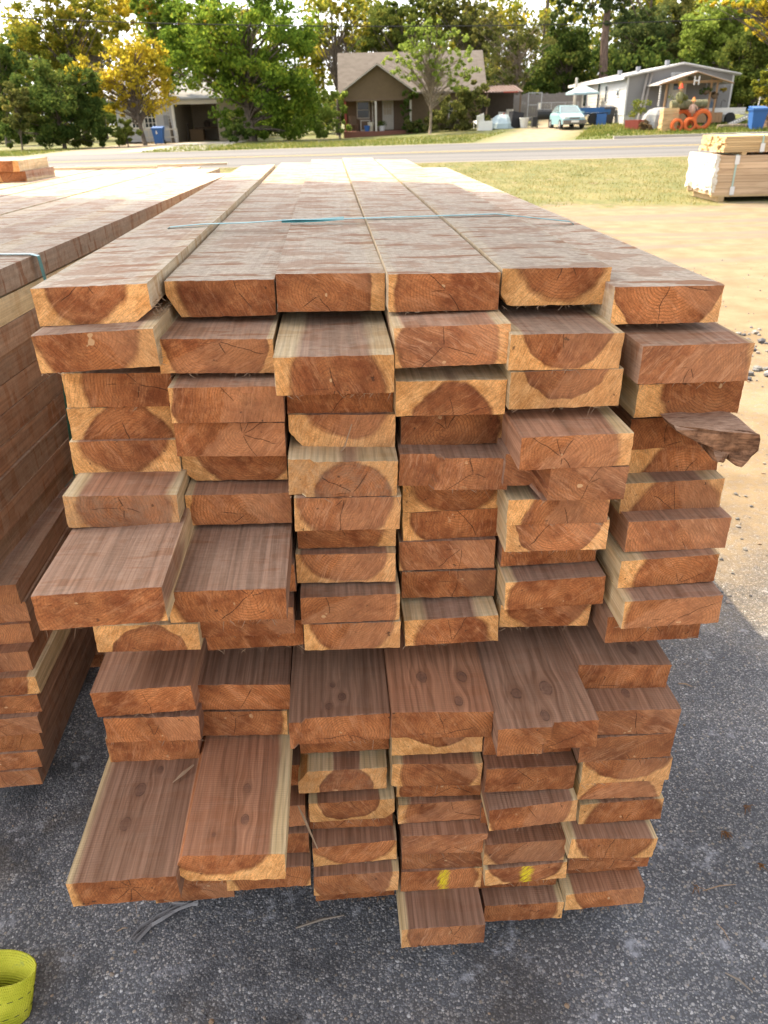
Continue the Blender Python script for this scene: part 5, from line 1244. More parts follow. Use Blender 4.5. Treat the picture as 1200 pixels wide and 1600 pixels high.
def pot(name, label, loc, r, h, mat, cat='pot', plant=None):
    t = thing(name, label, cat, loc); MB().lathe([(.001, 0), (r * .7, 0), (r, h * .9), (r * 1.08, h * .9), (r * 1.08, h), (r * .9, h), (r * .85, h * .8), (.001, h * .8)], n=12).build('body', mat, t, smooth=False)
    if plant:
        mat2, ph, pr_, n = plant; rg = np.random.default_rng(int(loc[0] * 100)); cs = [(rg.normal(0, pr_ * .4), rg.normal(0, pr_ * .4), h + ph * rg.random()) for _ in range(14)]
        me = leaves_mesh('foliage', cs, [pr_ * .45] * 14, n, .1, mat2, rg); o = bpy.data.objects.new('foliage', me); COL.objects.link(o); o.parent = t
    return t
pot('ceramic_pot', 'blue and white pot on the porch edge of the bungalow', on_bun(1.75, .4, .42), .2, .35, BLUEC)
pot('ceramic_pot', 'cream pot between the porch posts of the bungalow', on_bun(2.05, .75, .42), .22, .55, CREAM)
pot('ceramic_pot', 'low whitish pot in front of the bungalow door', on_bun(2.85, .6, .42), .26, .32, plain('whitewashed_pot', (.55, .55, .55), .7), plant=(LEAF['dark'], .25, .4, 240))
t = thing('porch_lamp', 'white globe lamp standing on a pole on the bungalow porch', 'lamp', on_bun(2.2, 1.1, .42)); MB().tube([(0, 0, 0), (0, 0, 1.75)], .03, 6).build('pole', OLDW, t); MB().lathe([(.001, 1.751), (.14, 1.8), (.17, 1.92), (.1, 1.95), (.001, 1.96)]).build('lamp_shade', WHITE, t)
t = thing('picture_frame', 'small pale framed crate leaning below the porch window', 'frame', on_bun(1.25, 1.7, .42)); m = MB()
for a in ((0, 0, 0, .08, .7), (.62, 0, 0, .08, .7), (.08, 0, 0, .54, .08), (.08, 0, .62, .54, .08)): m.box((a[0], 0, a[2]), (a[0] + a[3], .04, a[2] + a[4]))
m.build('frame', OLDW, t); MB().box((.08, .042, .08), (.62, .05, .62)).build('panel', BROWN, t)

# shed with rusty roof and junk, right of the bungalow
b = gp(762, 58); t = thing('lean_to_shed', 'open lean-to shed with rusty red metal roof full of junk', 'shed', b)
RUST = plain('rusty_tin', (.13, .088, .075), .7, .4, 3)
wS = 2.05
m = MB(); m.poly([(-.3, -.4, 2.15), (wS + .2, -.4, 2.15), (wS + .2, 3, 2.6), (-.3, 3, 2.6)]); m.poly([(-.3, -.4, 2.10), (-.3, 3, 2.55), (wS + .2, 3, 2.55), (wS + .2, -.4, 2.10)]); m.poly([(-.3, -.4, 2.1), (wS + .2, -.4, 2.1), (wS + .2, -.4, 2.15), (-.3, -.4, 2.15)]); rf = m.build('roof', RUST, t)
rib = None
for i in range(12):
    o = MB().beam((0, -.42, 2.175), (0, 3, 2.625), .05, .05).build('roof_rib', RUST, rf) if rib is None else rib.copy()
    if rib is None: rib = o
    else: COL.objects.link(o); o.parent = rf
    o.location = (-.2 + i * .2, 0, 0)
MB().box((.9, -.44, 2.09), (1.9, -.41, 2.17)).build('red_trim', RED, t)
for x in (-.2, wS): MB().box((x, -.3, 0), (x + .1, -.2, 2.1)).build('post', BROWN, t)
MB().box((-.2, 2.9, 0), (wS + .1, 3.0, 2.5)).build('rear_wall', DARK, t)
rg = random.Random(6); 
for i, (px_, yy, ss, zz, mt, lb) in enumerate([(772, 59.0, .5, 0, OLDW, 'off-white box at the left under the rusty shed roof'), (783, 59.4, .45, 0, TAN, 'tan crate in the middle of the junk in the shed'), (783.4, 59.4, .38, .47, WHITE, 'white box on top of the tan crate in the shed'), (795, 59.1, .55, 0, plain('grey_box', (.25, .26, .28), .8), 'large grey box behind the black cabinet in the shed'), (795, 59.1, .42, .57, OLDW, 'cream box stacked on the large grey box in the shed'), (806, 59.6, .4, 0, WHITE, 'white box at the right post of the shed')]):
    o = MB().box((-ss / 2, -ss / 2, 0), (ss / 2, ss / 2, ss)).build('storage_box', mt); o.location = gp(px_, yy) + Vector((0, 0, zz + .02)); o.rotation_euler = (0, 0, i * .3); tag(o, lb, 'box')
# things in front of the shed
t = chair('white tilted garden chair on the grass by the bungalow corner', gp(748, 55.2), rad(200), WHITE, 1.05); t.rotation_euler = (rad(-20), rad(15), rad(200)); t.location.z += .1
o = MB().box((-.45, -.35, 0), (.45, .35, .55)).build('cooler', WHITE); o.location = gp(757, 55); tag(o, 'white cooler box lying beside the tilted garden chair', 'cooler')
t = thing('tarp_heap', 'pale blue tarpaulin heaped beside the shed entrance', 'tarp', gp(785, 56)); MB().lathe([(1.1, 0), (1.0, .3), (.7, .6), (.4, .8), (.001, .85)], n=9).build('cover', plain('pale_blue_tarp', (.32, .40, .42), .6, .3, 3), t)
o = MB().box((-.4, -.3, 0), (.4, .3, .95)).build('dark_cabinet', plain('black_plastic', (.02, .02, .025), .5)); o.location = gp(803, 55.5); o.rotation_euler = (0, rad(8), .3); tag(o, 'black cabinet leaning at the shed corner', 'cabinet')
pot('white_bucket', 'white bucket on the ground between black cabinet and grill', gp(818, 55), .3, .6, WHITE, 'bucket')
o = MB().beam((0, 0, .02), (.9, 0, .95), .12, .06).build('red_board', RED); o.location = gp(766, 55.8); tag(o, 'red board leaning by the shed post', 'board')
t = thing('barbecue_grill', 'black barbecue grill with small pale chimney left of the teal car', 'grill', gp(848, 54)); 
MB().tube([(-.45, 0, .75), (.45, 0, .75)], .3, 12).build('drum', plain('black_iron', (.02, .02, .02), .5), t)
for x in (-.4, .4):
    for y in (-.2, .2): MB().box((x - .025, y - .025, 0), (x + .025, y + .025, .6)).build('leg', plain('black_iron', (.02, .02, .02), .5), t)
MB().tube([(-.3, 0, 1.04), (-.3, 0, 1.4)], .06, 8).build('chimney', OLDW, t); MB().box((-.75, -.3, .05), (-.46, .25, .62)).build('firebox', plain('black_iron', (.02, .02, .02), .5), t)

# fences
FEN = plain('grey_fence_wood', (.20, .185, .175), .9, .35, 5)
t = thing('board_fence', 'old grey board fence behind the parked teal car', 'fence', gp(795, 63))
xl = 0; a = gx(795, 63); bx = gx(905, 63); rg = random.Random(9); x = 0
while x < bx - a:
    h = 1.85 + rg.uniform(-.06, .06) + (0 if x < 1.4 else .0); MB().box((x, 0, 0), (x + .17, .025, h)).build('picket', FEN, t); x += .185
for z in (.4, 1.4): MB().box((0, .026, z), (bx - a, .07, z + .09)).build('rail', FEN, t)
t = thing('wire_fence', 'low galvanised wire fence in front of the old board fence', 'fence', gp(838, 60)); a = gx(838, 60); bx = gx(900, 60); Wr = bx - a; GALV = plain('galvanised_steel', (.36, .37, .38), .45, .1, 5, metallic=.4)
for i in range(4): MB().tube([(Wr * i / 3, 0, 0), (Wr * i / 3, 0, 1.25)], .03, 6).build('post', GALV, t)
MB().tube([(0, 0, 1.24), (Wr, 0, 1.24)], .025, 6).build('rail', GALV, t)
m = MB(); x = 0
while x < Wr: 
    for sg in (1, -1): m.beam((x, 0, .05 if sg > 0 else 1.2), (min(Wr, x + .6), 0, 1.2 if sg > 0 else .05), .008)
    x += .12
m.build('wire_mesh', GALV, t)['kind'] = 'stuff'
t = thing('gate_panel', 'grey metal frame panel standing at the left end of the board fence', 'gate', gp(822, 61)); m = MB()
for x in (0, .95): m.box((x, 0, 0), (x + .05, .05, 1.9))
for z in (.3, 1.1, 1.85): m.box((.05, 0, z), (.95, .05, z + .05))
m.build('gate_frame', GALV, t)

# white house with carport on the left
def white_house():
    Y = 60.0; b = gp(186, Y); r = thing('white_house', 'white lap-sided house with open carport behind the yellow tree', 'house', b, rad(-1))
    k = mpp(Y); px = lambda q: (q - 186) * k * 1.0
    SW = plain('white_siding', (.43, .44, .46), .7, .12, 3)
    x1 = px(274); x2 = px(340); x3 = px(352); H = 2.75
    wx = px(212)
    siding_wall(r, 'front_wall', 0, x1 - .12, .1, H, 0, SW, .2, [(px(207), px(246), .95, 2.3)])
    window(r, px(207), .95, px(226) - px(207) - .03, 1.35, 0, WHITE, 3, 4); window(r, px(227), .95, px(246) - px(227), 1.35, 0, WHITE, 3, 4)
    MB().box((x1 - .115, -.08, 0), (x1 + .06, .12, H)).build('corner_post', WHITE, r)
    CAR_ = plain('carport_panel', (.34, .29, .22), .85, .2, 4)
    MB().box((x1 - .1, .125, 0), (x1, 5.5, H)).build('carport_side', CAR_, r); MB().box((x1 + .002, 5.5, 0), (x2 + 1.2, 5.6, H)).build('carport_back', CAR_, r); MB().box((x2, .0, 0), (x2 + .12, 5.49, H)).build('carport_side', CAR_, r)
    MB().box((x2 + .125, 0, 0), (x3 + 1.0, .1, H)).build('front_wall', CAR_, r)
    MB().box((x1 + .065, -.05, H - .35), (x2 + .1, .07, H - .002)).build('beam', WHITE, r)
    MB().box((x1 + .003, .075, H - .06), (x2 - .003, 5.49, H - .004)).build('carport_ceiling', CAR_, r)
    m = MB(); q = [(-.4, -.5, H), (x3 + 1.4, -.5, H), (x3 + 1.4, 4, H + 1.7), (-.4, 4, H + 1.7)]; m.poly(q); m.poly([(a, c, d - .12) for a, c, d in q][::-1]); m.poly([q[0], (q[0][0], q[0][1], H - .12), (q[1][0], q[1][1], H - .12), q[1]]); m.build('roof', SHING2, r)
    m = MB(); q = [(x3 + 1.4, 8.5, H), (-.4, 8.5, H), (-.4, 4.003, H + 1.7), (x3 + 1.4, 4.003, H + 1.7)]; m.poly(q); m.poly([(a, c, d - .12) for a, c, d in q][::-1]); m.build('roof', SHING2, r)
    MB().box((-.05, .12, 0), (.0, 8, H)).build('side_wall', SW, r)
    MB().box((px(258), -.10, 1.15), (px(264), -.03, 1.75)).build('meter_box', plain('grey_box', (.25, .26, .28), .8), r)
    return r, px, x1
WH, wpx, wx1 = white_house()
def wh(x, y, z=0): return WH.matrix_basis @ Vector((x, y, z))
bpy.context.view_layer.update()
t = thing('workbench', 'cluttered wooden workbench inside the white carport', 'workbench', wh(wpx(307), 3.4)); MB().box((-.9, -.35, .85), (.9, .35, .92)).build('top', BROWN, t)
for x in (-.85, .8):
    for y in (-.3, .25): MB().box((x, y, 0), (x + .07, y + .07, .849)).build('leg', BROWN, t)
o = MB().lathe([(.001, 0), (.22, .02), (.25, .3), (.12, .45), (.001, .47)], n=9).build('machine_cover', DARK); o.location = wh(wpx(308), 3.3, .93); tag(o, 'dark covered machine on the carport workbench', 'machine')
o = MB().box((-.5, -.3, 0), (.5, .3, .8)).build('cardboard_box', plain('cardboard', (.25, .17, .10), .9)); o.location = wh(wpx(292), 3.0); tag(o, 'brown cardboard box on the carport floor', 'box')
o = MB().beam((0, 0, 0), (.05, .1, 1.2), .1, .1).build('dark_post', DARK); o.location = wh(wpx(284), 1.5); tag(o, 'dark narrow post leaning inside the carport wall', 'post')
t = thing('porch_railing', 'low white railing below the white house window', 'railing', wh(wpx(225), -.9)); 
for z in (.35, .85): MB().box((0, 0, z), (2.6, .06, z + .07)).build('rail', OLDW, t)
for i in range(6): MB().box((i * .5, -.005, 0), (i * .5 + .06, -.065 + .06, .86)).build('post', OLDW, t) if False else MB().box((i * .5, .062, 0), (i * .5 + .06, .11, .93)).build('post', OLDW, t)
def wheelie_bin(label, loc, rz, mat, s=1.0, sticker=False, open_=0):
    r = thing('wheelie_bin', label, 'bin', loc, rz); m = MB(); w0, w1, d0, d1, h = .27 * s, .36 * s, .28 * s, .40 * s, .98 * s
    v = [(-w0, -d0, .05), (w0, -d0, .05), (w0, d0, .05), (-w0, d0, .05), (-w1, -d1, h), (w1, -d1, h), (w1, d1, h), (-w1, d1, h)]
    m.v += v; m.f += [(0, 3, 2, 1), (0, 1, 5, 4), (1, 2, 6, 5), (2, 3, 7, 6), (3, 0, 4, 7), (4, 5, 6, 7)]; m.build('body', mat, r)
    m = MB(); m.box((-w1 - .04, -d1 - .05, h - .09 * s), (w1 + .04, d1 + .03, h - .02)); m.build('rim', mat, r)
    m = MB(); q = [(-w1 - .02, -d1 - .03, h + .004), (w1 + .02, -d1 - .03, h + .004), (w1 + .02, d1, h + .10 * s), (-w1 - .02, d1, h + .10 * s)]; m.poly(q); m.poly([q[0], q[1], (q[1][0], q[1][1], h - .01), (q[0][0], q[0][1], h - .01)]); m.poly([q[1], q[2], (q[2][0], q[2][1], h), (q[1][0], q[1][1], h)]); m.poly([q[3], q[0], (q[0][0], q[0][1], h), (q[3][0], q[3][1], h)]); m.build('lid', mat, r)
    blk = plain('black_rubber', (.02, .02, .02), .8)
    for x in (-w0 - .06, w0 + .01): MB().tube([(x, d0 + .03, .13), (x + .05, d0 + .03, .13)], .13 * s, 12).build('wheel', blk, r)
    MB().tube([(-w1, d1 + .09, h - .03), (w1, d1 + .09, h - .03)], .025, 6).build('handle', mat, r)
    if sticker: 
        m = MB(); m.poly([(-.10, -.372, .62), (-.0, -.372, .62), (-.02, -.393, .82), (-.09, -.393, .82)]); m.build('sticker', WHITE, r)
    return r
wheelie_bin('blue wheelie bin with small white mark before the white house', gp(247, 56.3), rad(4), BLUEC, 1.0, True)

# ---------------------------------------------------------------- mobile home
def mobile_home():
    Y = 52.0; b = gp(972, Y); r = thing('mobile_home', 'grey mobile home with low gable roof and timber porch', 'mobile home', b, rad(-1.5))
    GREY = plain('grey_vinyl', (.24, .235, .235), .7, .08, 3); PALE = plain('pale_sunlit_vinyl', (.46, .45, .42), .7, .08, 3); TRIM = plain('white_trim', (.60, .60, .60), .6, .08, 3)  # same vinyl, made paler on the long side to carry its sunlight
    Wd = 6.3; D = 16.0; H = 2.72; RZ = 3.28
    dx0 = 2.6; dx1 = 3.5
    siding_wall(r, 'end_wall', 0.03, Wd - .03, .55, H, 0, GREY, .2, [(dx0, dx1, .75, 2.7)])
    m = MB(); m.poly([(0, .0, H), (Wd, .0, H), (Wd / 2, .0, RZ - .06)]); g = m.build('gable', GREY, r)
    z = H
    while z < RZ - .2:
        f = lambda q: Wd / 2 * (RZ - .06 - q) / (RZ - .06 - H); mm = MB(); zz = z + .2; mm.poly([(Wd / 2 - f(z), -.025, z), (Wd / 2 + f(z), -.025, z), (Wd / 2 + f(zz), -.003, zz), (Wd / 2 - f(zz), -.003, zz)]); mm.build('siding_board', GREY, g); z = zz
    # long side: lapped boards along depth
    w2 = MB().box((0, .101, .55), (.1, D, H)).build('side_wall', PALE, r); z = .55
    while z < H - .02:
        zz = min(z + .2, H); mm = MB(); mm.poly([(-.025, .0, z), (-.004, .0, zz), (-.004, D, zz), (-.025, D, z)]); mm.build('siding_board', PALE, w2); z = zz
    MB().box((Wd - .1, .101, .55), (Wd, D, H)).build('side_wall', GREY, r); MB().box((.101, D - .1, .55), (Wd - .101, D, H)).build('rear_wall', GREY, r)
    sk = MB(); sk.box((.01, .012, 0), (Wd - .01, .06, .548)); sk.box((.01, .061, 0), (.06, D - .01, .548)); sk.build('skirting', PALE, r)
    for x in (-.04, Wd - .06): MB().box((x, -.04, .5), (x + .1, .03, H)).build('corner_trim', TRIM, r)
    for (y, w, h0, h1) in ((1.6, .45, 1.6, 2.0), (4.6, .5, 1.3, 2.3), (6.6, .6, .9, 2.5), (10.5, 1.1, 1.1, 2.2)):
        f = MB(); f.box((-.06, y, h0), (-.027, y + w, h1)); o = f.build('window', TRIM, r); MB().box((-.075, y + .05, h0 + .05), (-.062, y + w - .05, h1 - .05)).build('pane', GLASS, o)
    # roof
    for s in (0, 1):
        e = -.3 if s == 0 else Wd + .3; ze = H - .02 - .3 * (RZ - H) / (Wd / 2)
        q = [(e, -.3, ze), (Wd / 2, -.3, RZ), (Wd / 2, D + .3, RZ), (e, D + .3, ze)]
        if s: q = q[::-1]
        m = MB(); m.poly(q[::-1]); m.poly([(a, c, d - .12) for a, c, d in q])
        for i in range(4): a, c = q[i], q[(i + 1) % 4]; m.poly([a, c, (c[0], c[1], c[2] - .12), (a[0], a[1], a[2] - .12)])
        m.build('roof', plain('pale_roof', (.42, .42, .42), .6, .12, 2), r)
    for s in (0, 1):
        e = -.32 if s == 0 else Wd + .32; ze = H - .02 - .3 * (RZ - H) / (Wd / 2); m = MB(); m.beam((e, -.325, ze - .05), (Wd / 2, -.325, RZ - .05), .03, .22, (0, 1, 0)); m.build('fascia', TRIM, r)
    m = MB(); m.box((-.34, -.3, H - .26), (-.31, D + .3, H - .06)); m.build('gutter', TRIM, r)
    vz = lambda x: H + (RZ - H) * x / (Wd / 2)
    for (x, y) in ((2.6, 1.2), (1.2, 2.4), (1.0, 6.0)): MB().tube([(x, y, vz(x) - .05), (x, y, vz(x) + .28)], .14, 10).build('roof_vent', plain('grey_box', (.25, .26, .28), .8), r)
    # door
    d = MB().box((dx0 + .03, .02, .78), (dx1 - .03, .07, 2.68)).build('door', WHITE, r); MB().box((dx0 + .2, .0, 1.85), (dx1 - .2, .018, 2.25)).build('pane', GLASS, d); MB().box((dx0 + .1, -.03, 1.6), (dx0 + .16, .018, 1.68)).build('handle', GALV, d)
    m = MB(); m.box((dx0 - .06, -.05, .75), (dx0 + .02, .0, 2.76)); m.box((dx1 - .02, -.05, .75), (dx1 + .06, .0, 2.76)); m.box((dx0 + .021, -.05, 2.69), (dx1 - .021, .0, 2.76)); m.build('door_frame', TRIM, r)
    # porch
    WOOD = plain('porch_timber', (.33, .205, .11), .8, .2, 5); pj = -2.4; a0 = 1.35; a1 = 5.25; pe = 2.12; pa = 2.72; cx = 3.2
    for i in range(16): 
        o = MB().box((a0 + .2, pj + .1 + i * .142, .62), (a1 - .6, pj + .235 + i * .142, .66)).build('deck_board', WOOD, r)
    for x in (a0 + .3, 2.45, 4.2, 4.55): MB().box((x, pj + .12, 0), (x + .1, pj + .22, 2.12)).build('porch_post', WOOD, r)
    MB().box((a0 + .05, pj + .11, 2.121), (a1 - .4, pj + .23, 2.26)).build('porch_beam', WOOD, r)
    for s in (0, 1):
        e = a0 - .25 if s == 0 else a1 + .1
        q = [(e, pj - .25, pe), (cx, pj - .25, pa), (cx, -.03, pa), (e, -.03, pe)]
        if s: q = q[::-1]
        m = MB(); m.poly(q[::-1]); m.poly([(a, c, dd - .07) for a, c, dd in q])
        for i in range(4): a, c = q[i], q[(i + 1) % 4]; m.poly([a, c, (c[0], c[1], c[2] - .07), (a[0], a[1], a[2] - .07)])
        m.build('porch_roof', plain('porch_tin', (.45, .43, .40), .55, .15, 3), r)
        m = MB(); m.beam((e, pj - .27, pe - .06), (cx, pj - .27, pa - .06), .04, .16, (0, 1, 0)); m.build('bargeboard', WOOD, r)
    for x in (2.2, 3.2, 4.2): m = MB(); m.beam((x, pj + .1, 2.26), (x, pj + .1, pe + (pa - pe) * (1 - abs(x - cx) / 2.1) - .06), .06, .06); m.build('truss', WOOD, r)
    # deck skirt boards
    for i in range(18):
        MB().box((a0 + .2 + i * .2, pj + .06, .08), (a0 + .385 + i * .2, pj + .085, 1.25 if 3 < i < 9 else .6)).build('railing_board', WOOD, r)
    # letter H hanging at the gable
    m = MB(); m.box((cx - .16, pj - .335, 2.02), (cx - .09, pj - .30, 2.46)); m.box((cx + .09, pj - .335, 2.02), (cx + .16, pj - .30, 2.46)); m.box((cx - .089, pj - .335, 2.20), (cx + .089, pj - .30, 2.27)); m.build('letter_sign', WHITE, r)
    return r
MH = mobile_home(); bpy.context.view_layer.update()
def mh(x, y, z): return MH.matrix_basis @ Vector((x, y, z))
for i, (x, z, mt, lb) in enumerate([(4.0, 1.75, 'dark', 'dark round hanging basket on the mobile home porch'), (4.55, 1.5, 'dry', 'brown hanging basket right of the porch post'), (5.05, 1.75, 'yellow', 'small yellow hanging flower basket at the porch eave')]):
    rg = np.random.default_rng(i); r_ = (.26, .24, .12)[i]; t = thing('hanging_basket', lb, 'hanging basket', mh(x, -2.2, z), 0, 'hanging baskets on the porch')
    me = leaves_mesh('foliage', [(rg.normal(0, r_ * .4), rg.normal(0, r_ * .4), rg.normal(0, r_ * .3)) for _ in range(8)], [r_ * .7] * 8, 260, .12, LEAF[mt], rg); o = bpy.data.objects.new('foliage', me); COL.objects.link(o); o.parent = t
    MB().lathe([(.001, -r_), (r_ * .7, -r_ * .6), (r_ * .9, 0)], n=10).build('basket', BROWN, t); MB().tube([(0, 0, 0), (0, 0, 2.12 - z + .1)], .012, 4).build('hanger', GALV, t)
t = thing('wind_chime', 'white beaded wind chime hanging from the left porch eave', 'wind chime', mh(1.25, -2.55, 1.0)); m = MB()
for i in range(9): m.box((-.04, -.04, i * .12), (.04, .04, i * .12 + .07))
m.tube([(0, 0, 0), (0, 0, 1.1)], .008, 4); m.build('beads', WHITE, t)
t = thing('porch_light', 'glowing lantern on the mobile home porch post', 'lantern', mh(2.4, -2.4, 1.95)); MB().lathe([(.001, 0), (.09, .03), (.11, .2), (.06, .28), (.001, .3)], n=8).build('lamp_glass', plain('amber_glass', (.75, .45, .12), .3), t)
for i, (x0, x1) in enumerate(((1.0, .55), (1.25, .8))):
    o = MB().beam((0, 0, 0), (x0 - x1 + .15, .9, 2.75), .12, .09).build('leaning_plank', plain('grey_plank', (.26, .235, .215), .85, .25, 6)); o.location = mh(x1, -1.05, .02); tag(o, ['grey plank leaning against the mobile home wall beside the red planter', 'second grey plank leaning closest to the porch'][i], 'plank', 'planks leaning on the mobile home')
# red planter, tarp, crate wall, tyres
t = thing('red_planter', 'square red planter with bushy plant before the mobile home', 'planter', gp(991, 48)); MB().lathe([(.001, 0), (.55, 0), (.62, .5), (.55, .5), (.5, .42), (.001, .42)], n=4).build('box', RED, t)
rg = np.random.default_rng(4); me = leaves_mesh('plant', [(rg.normal(0, .22), rg.normal(0, .22), .6 + .8 * rg.random()) for _ in range(16)], [.22] * 16, 420, .13, LEAF['mid'], rg); o = bpy.data.objects.new('plant', me); COL.objects.link(o); o.parent = t
t = thing('covered_mower', 'grey tarpaulin over a mower beside the porch of the mobile home', 'covered mower', gp(1027, 48.2)); m = MB()
m.lathe([(1.05, 0), (1.0, .35), (.85, .7), (.6, .95), (.3, 1.05), (.001, 1.08)], n=9); m.build('cover', plain('grey_tarp', (.24, .25, .25), .7, .35, 4), t)
T('dry_bush', 'small dry brown bush on the grass before the grey tarpaulin', 1010, 46, [(1009, 197, 12, 8)], 700, LEAF['dry'], .12, tr=.03, nclump=14, cat='bush')
t = thing('board_crate', 'stack of pale planks standing left of the orange tyres', 'plank stack', gp(1042, 46.2)); base = None
for i in range(9):
    o = MB().box((-.42, -.3, 0), (.42, .3, .115)).build('plank', PINE, t); o.location = (random.Random(i).uniform(-.02, .02), 0, i * .125)
    set_ = 0
ORG = plain('orange_paint', (.62, .13, .03), .55, .15, 5); RUB = plain('tyre_rubber', (.03, .03, .03), .9)
def tyre(label, px, Y, R, w=.34, fl=0.0):
    c = gp(px, Y); r = thing('painted_tyre', label, 'tyre', (c.x, c.y, c.z), 0, 'orange tyres of the yard planter')
    Tm = Matrix.Translation((0, 0, R * .98)) @ Matrix.Rotation(math.pi / 2, 4, 'X'); ri = R * .60
    prof = [(ri, -w * .35), (R * .8, -w * .5), (R * .95, -w * .42), (R, -w * .2), (R, w * .2), (R * .95, w * .42), (R * .8, w * .5), (ri, w * .35)]
    m = MB().lathe(prof, n=28, T=Tm); m.build('tyre', ORG, r, smooth=True)
    m = MB().lathe([(ri, w * .35), (ri * 1.22, w * .1), (ri * 1.22, -w * .1), (ri, -w * .35)], n=28, T=Tm); m.build('lining', RUB, r)
    for i in range(24):
        a = 2 * math.pi * i / 24; q = Tm @ Vector((R * math.cos(a), R * math.sin(a), 0)); tg = Vector((-math.sin(a), 0, math.cos(a)))
        if i == 0: lug = MB().box((-.02, -w * .35, -.035), (.02, w * .35, .035)).build('tread_block', ORG, r); o = lug
        else: o = lug.copy(); COL.objects.link(o); o.parent = r
        o.location = q; o.rotation_euler = (0, -a, 0)
    return r
tyre('large orange tyre standing behind the two small ones, left of pair', 1062, 46.6, .52)
tyre('large orange tyre at the right end of the tyre planter', 1093, 46.2, .52)
tyre('small orange tyre half hidden at the left foot of the planter', 1056, 45.6, .31, .24)
tyre('small orange tyre leaning between the two large orange tyres', 1076, 45.6, .33, .24)
# log planter on the tyres with two figures
c = gp(1066, 46.4); t = thing('log_planter', 'mossy log planter lying on top of the orange tyres', 'planter', (c.x - .5, c.y, c.z + 1.03)); m = MB(); m.tube([(-.35, 0, .2), (1.6, 0, .24)], [.24, .21], 12); m.build('log', bark_mat('mossy_bark', (.09, .10, .05), (.22, .20, .12)), t)
rg = np.random.default_rng(9); me = leaves_mesh('moss', [(rg.uniform(-.3, .5), rg.normal(0, .1), .3 + .3 * rg.random()) for _ in range(10)], [.2] * 10, 260, .1, LEAF['olive'], rg); o = bpy.data.objects.new('moss', me); COL.objects.link(o); o.parent = t
def doll(label, px, Y, z, hat, body, h):
    c = gp(px, Y); r = thing('scarecrow', label, 'scarecrow', (c.x, c.y, c.z + z)); s = h / 1.0
    m = MB(); m.lathe([(.001, 0), (.17 * s, .02 * s), (.2 * s, .25 * s), (.12 * s, .5 * s), (.06 * s, .56 * s), (.001, .57 * s)], n=10); m.build('body', body, r, True)
    m = MB(); m.lathe([(.001, .55 * s), (.08 * s, .58 * s), (.11 * s, .66 * s), (.09 * s, .75 * s), (.001, .79 * s)], n=10); m.build('head', plain('sack_cloth', (.45, .30, .17), .9), r, True)
    m = MB(); m.lathe([(.2 * s, .72 * s), (.11 * s, .76 * s), (.08 * s, .92 * s), (.001, .98 * s)], n=10); m.build('hat', hat, r, True)
    for sg in (-1, 1): MB().tube([(sg * .1 * s, 0, .48 * s), (sg * .24 * s, -.06, .36 * s), (sg * .28 * s, -.12, .22 * s)], [.05 * s, .045 * s, .03 * s], 6).build('arm', body, r)
    return r
doll('scarecrow with red hat and green clothes sitting on the log planter', 1055, 46.3, 1.36, plain('red_felt', (.55, .07, .03), .9), plain('moss_green_cloth', (.17, .17, .08), .9), .95)
doll('small scarecrow in pale clothes and orange hat on the right tyre gap', 1077, 46.0, .85, plain('orange_felt', (.62, .25, .08), .9), plain('pale_pink_cloth', (.50, .33, .25), .9), .8)
# things right of the porch
t = thing('shepherd_hook', 'thin dark garden hook with a blue banner by the grey wall', 'garden hook', gp(1112, 50)); m = MB(); m.tube([(0, 0, 0), (0, 0, 1.6), (.08, 0, 1.75), (.22, 0, 1.78), (.32, 0, 1.65)], .018, 6); m.build('hook', plain('black_iron', (.02, .02, .02), .5), t); m = MB(); m.tube([(.3, 0, 0), (.3, 0, 1.2), (.42, 0, 1.3), (.52, 0, 1.2)], .015, 6); m.build('hook', plain('black_iron', (.02, .02, .02), .5), t)
m = MB(); m.poly([(-.45, .03, .4), (-.08, .03, .4), (-.12, .03, 1.1), (-.3, .03, 1.25)]); m.poly([(-.45, .05, .4), (-.3, .05, 1.25), (-.12, .05, 1.1), (-.08, .05, .4)]); m.build('banner', plain('slate_blue_cloth', (.12, .17, .24), .8), t)
t = thing('small_trailer', 'small white utility trailer parked right of the tyre planter', 'trailer', gp(1120, 50.5), rad(4)); MB().box((-1.3, -.5, .5), (1.3, .6, .62)).build('bed', WHITE, t); MB().box((-1.3, -.52, .63), (1.3, -.47, .85)).build('side_rail', WHITE, t)
for x in (-.45, .35): MB().tube([(x, -.72, .3), (x, -.52, .3)], .3, 14).build('wheel', RUB, t)
m = MB(); m.beam((1.3, 0, .5), (2.4, 0, .42), .08, .08); m.build('drawbar', GALV, t)
wheelie_bin('tall blue wheelie bin with items on its lid at right', gp(1179, 45.0), rad(-6), BLUEC, 1.06)
c = gp(1180, 45); o = MB().tube([(0, 0, 0), (.03, 0, .4)], .03, 6).build('stick', OLDW); o.location = (c.x - .1, c.y, c.z + 1.16); tag(o, 'pale stick standing on the lid of the tall blue bin', 'stick')
t = thing('ladder', 'pale aluminium ladder sloping to the ground beside the tall blue bin', 'ladder', (0, 0, 0)); a = gp(1136, 47.2, .05); b_ = at(1170, 183, 46.9); sd = Vector((.1, .30, .12))
MB().beam(a, b_, .05, .09).build('rail', GALV, t); MB().beam(a + sd, b_ + sd, .05, .09).build('rail', GALV, t)
for i in range(1, 9): q = a + (b_ - a) * (i / 9); MB().beam(q, q + sd, .035, .035).build('rung', GALV, t)
t = thing('brush_pile', 'brown heap of brush and dirt behind the tall blue bin', 'brush pile', gp(1198, 46.5)); rg = np.random.default_rng(12)
me = leaves_mesh('brush', [(rg.normal(0, .35), rg.normal(0, .3), .15 + .8 * rg.random()) for _ in range(26)], [.3] * 26, 1100, .14, LEAF['dry'], rg); o = bpy.data.objects.new('brush', me); COL.objects.link(o); o.parent = t
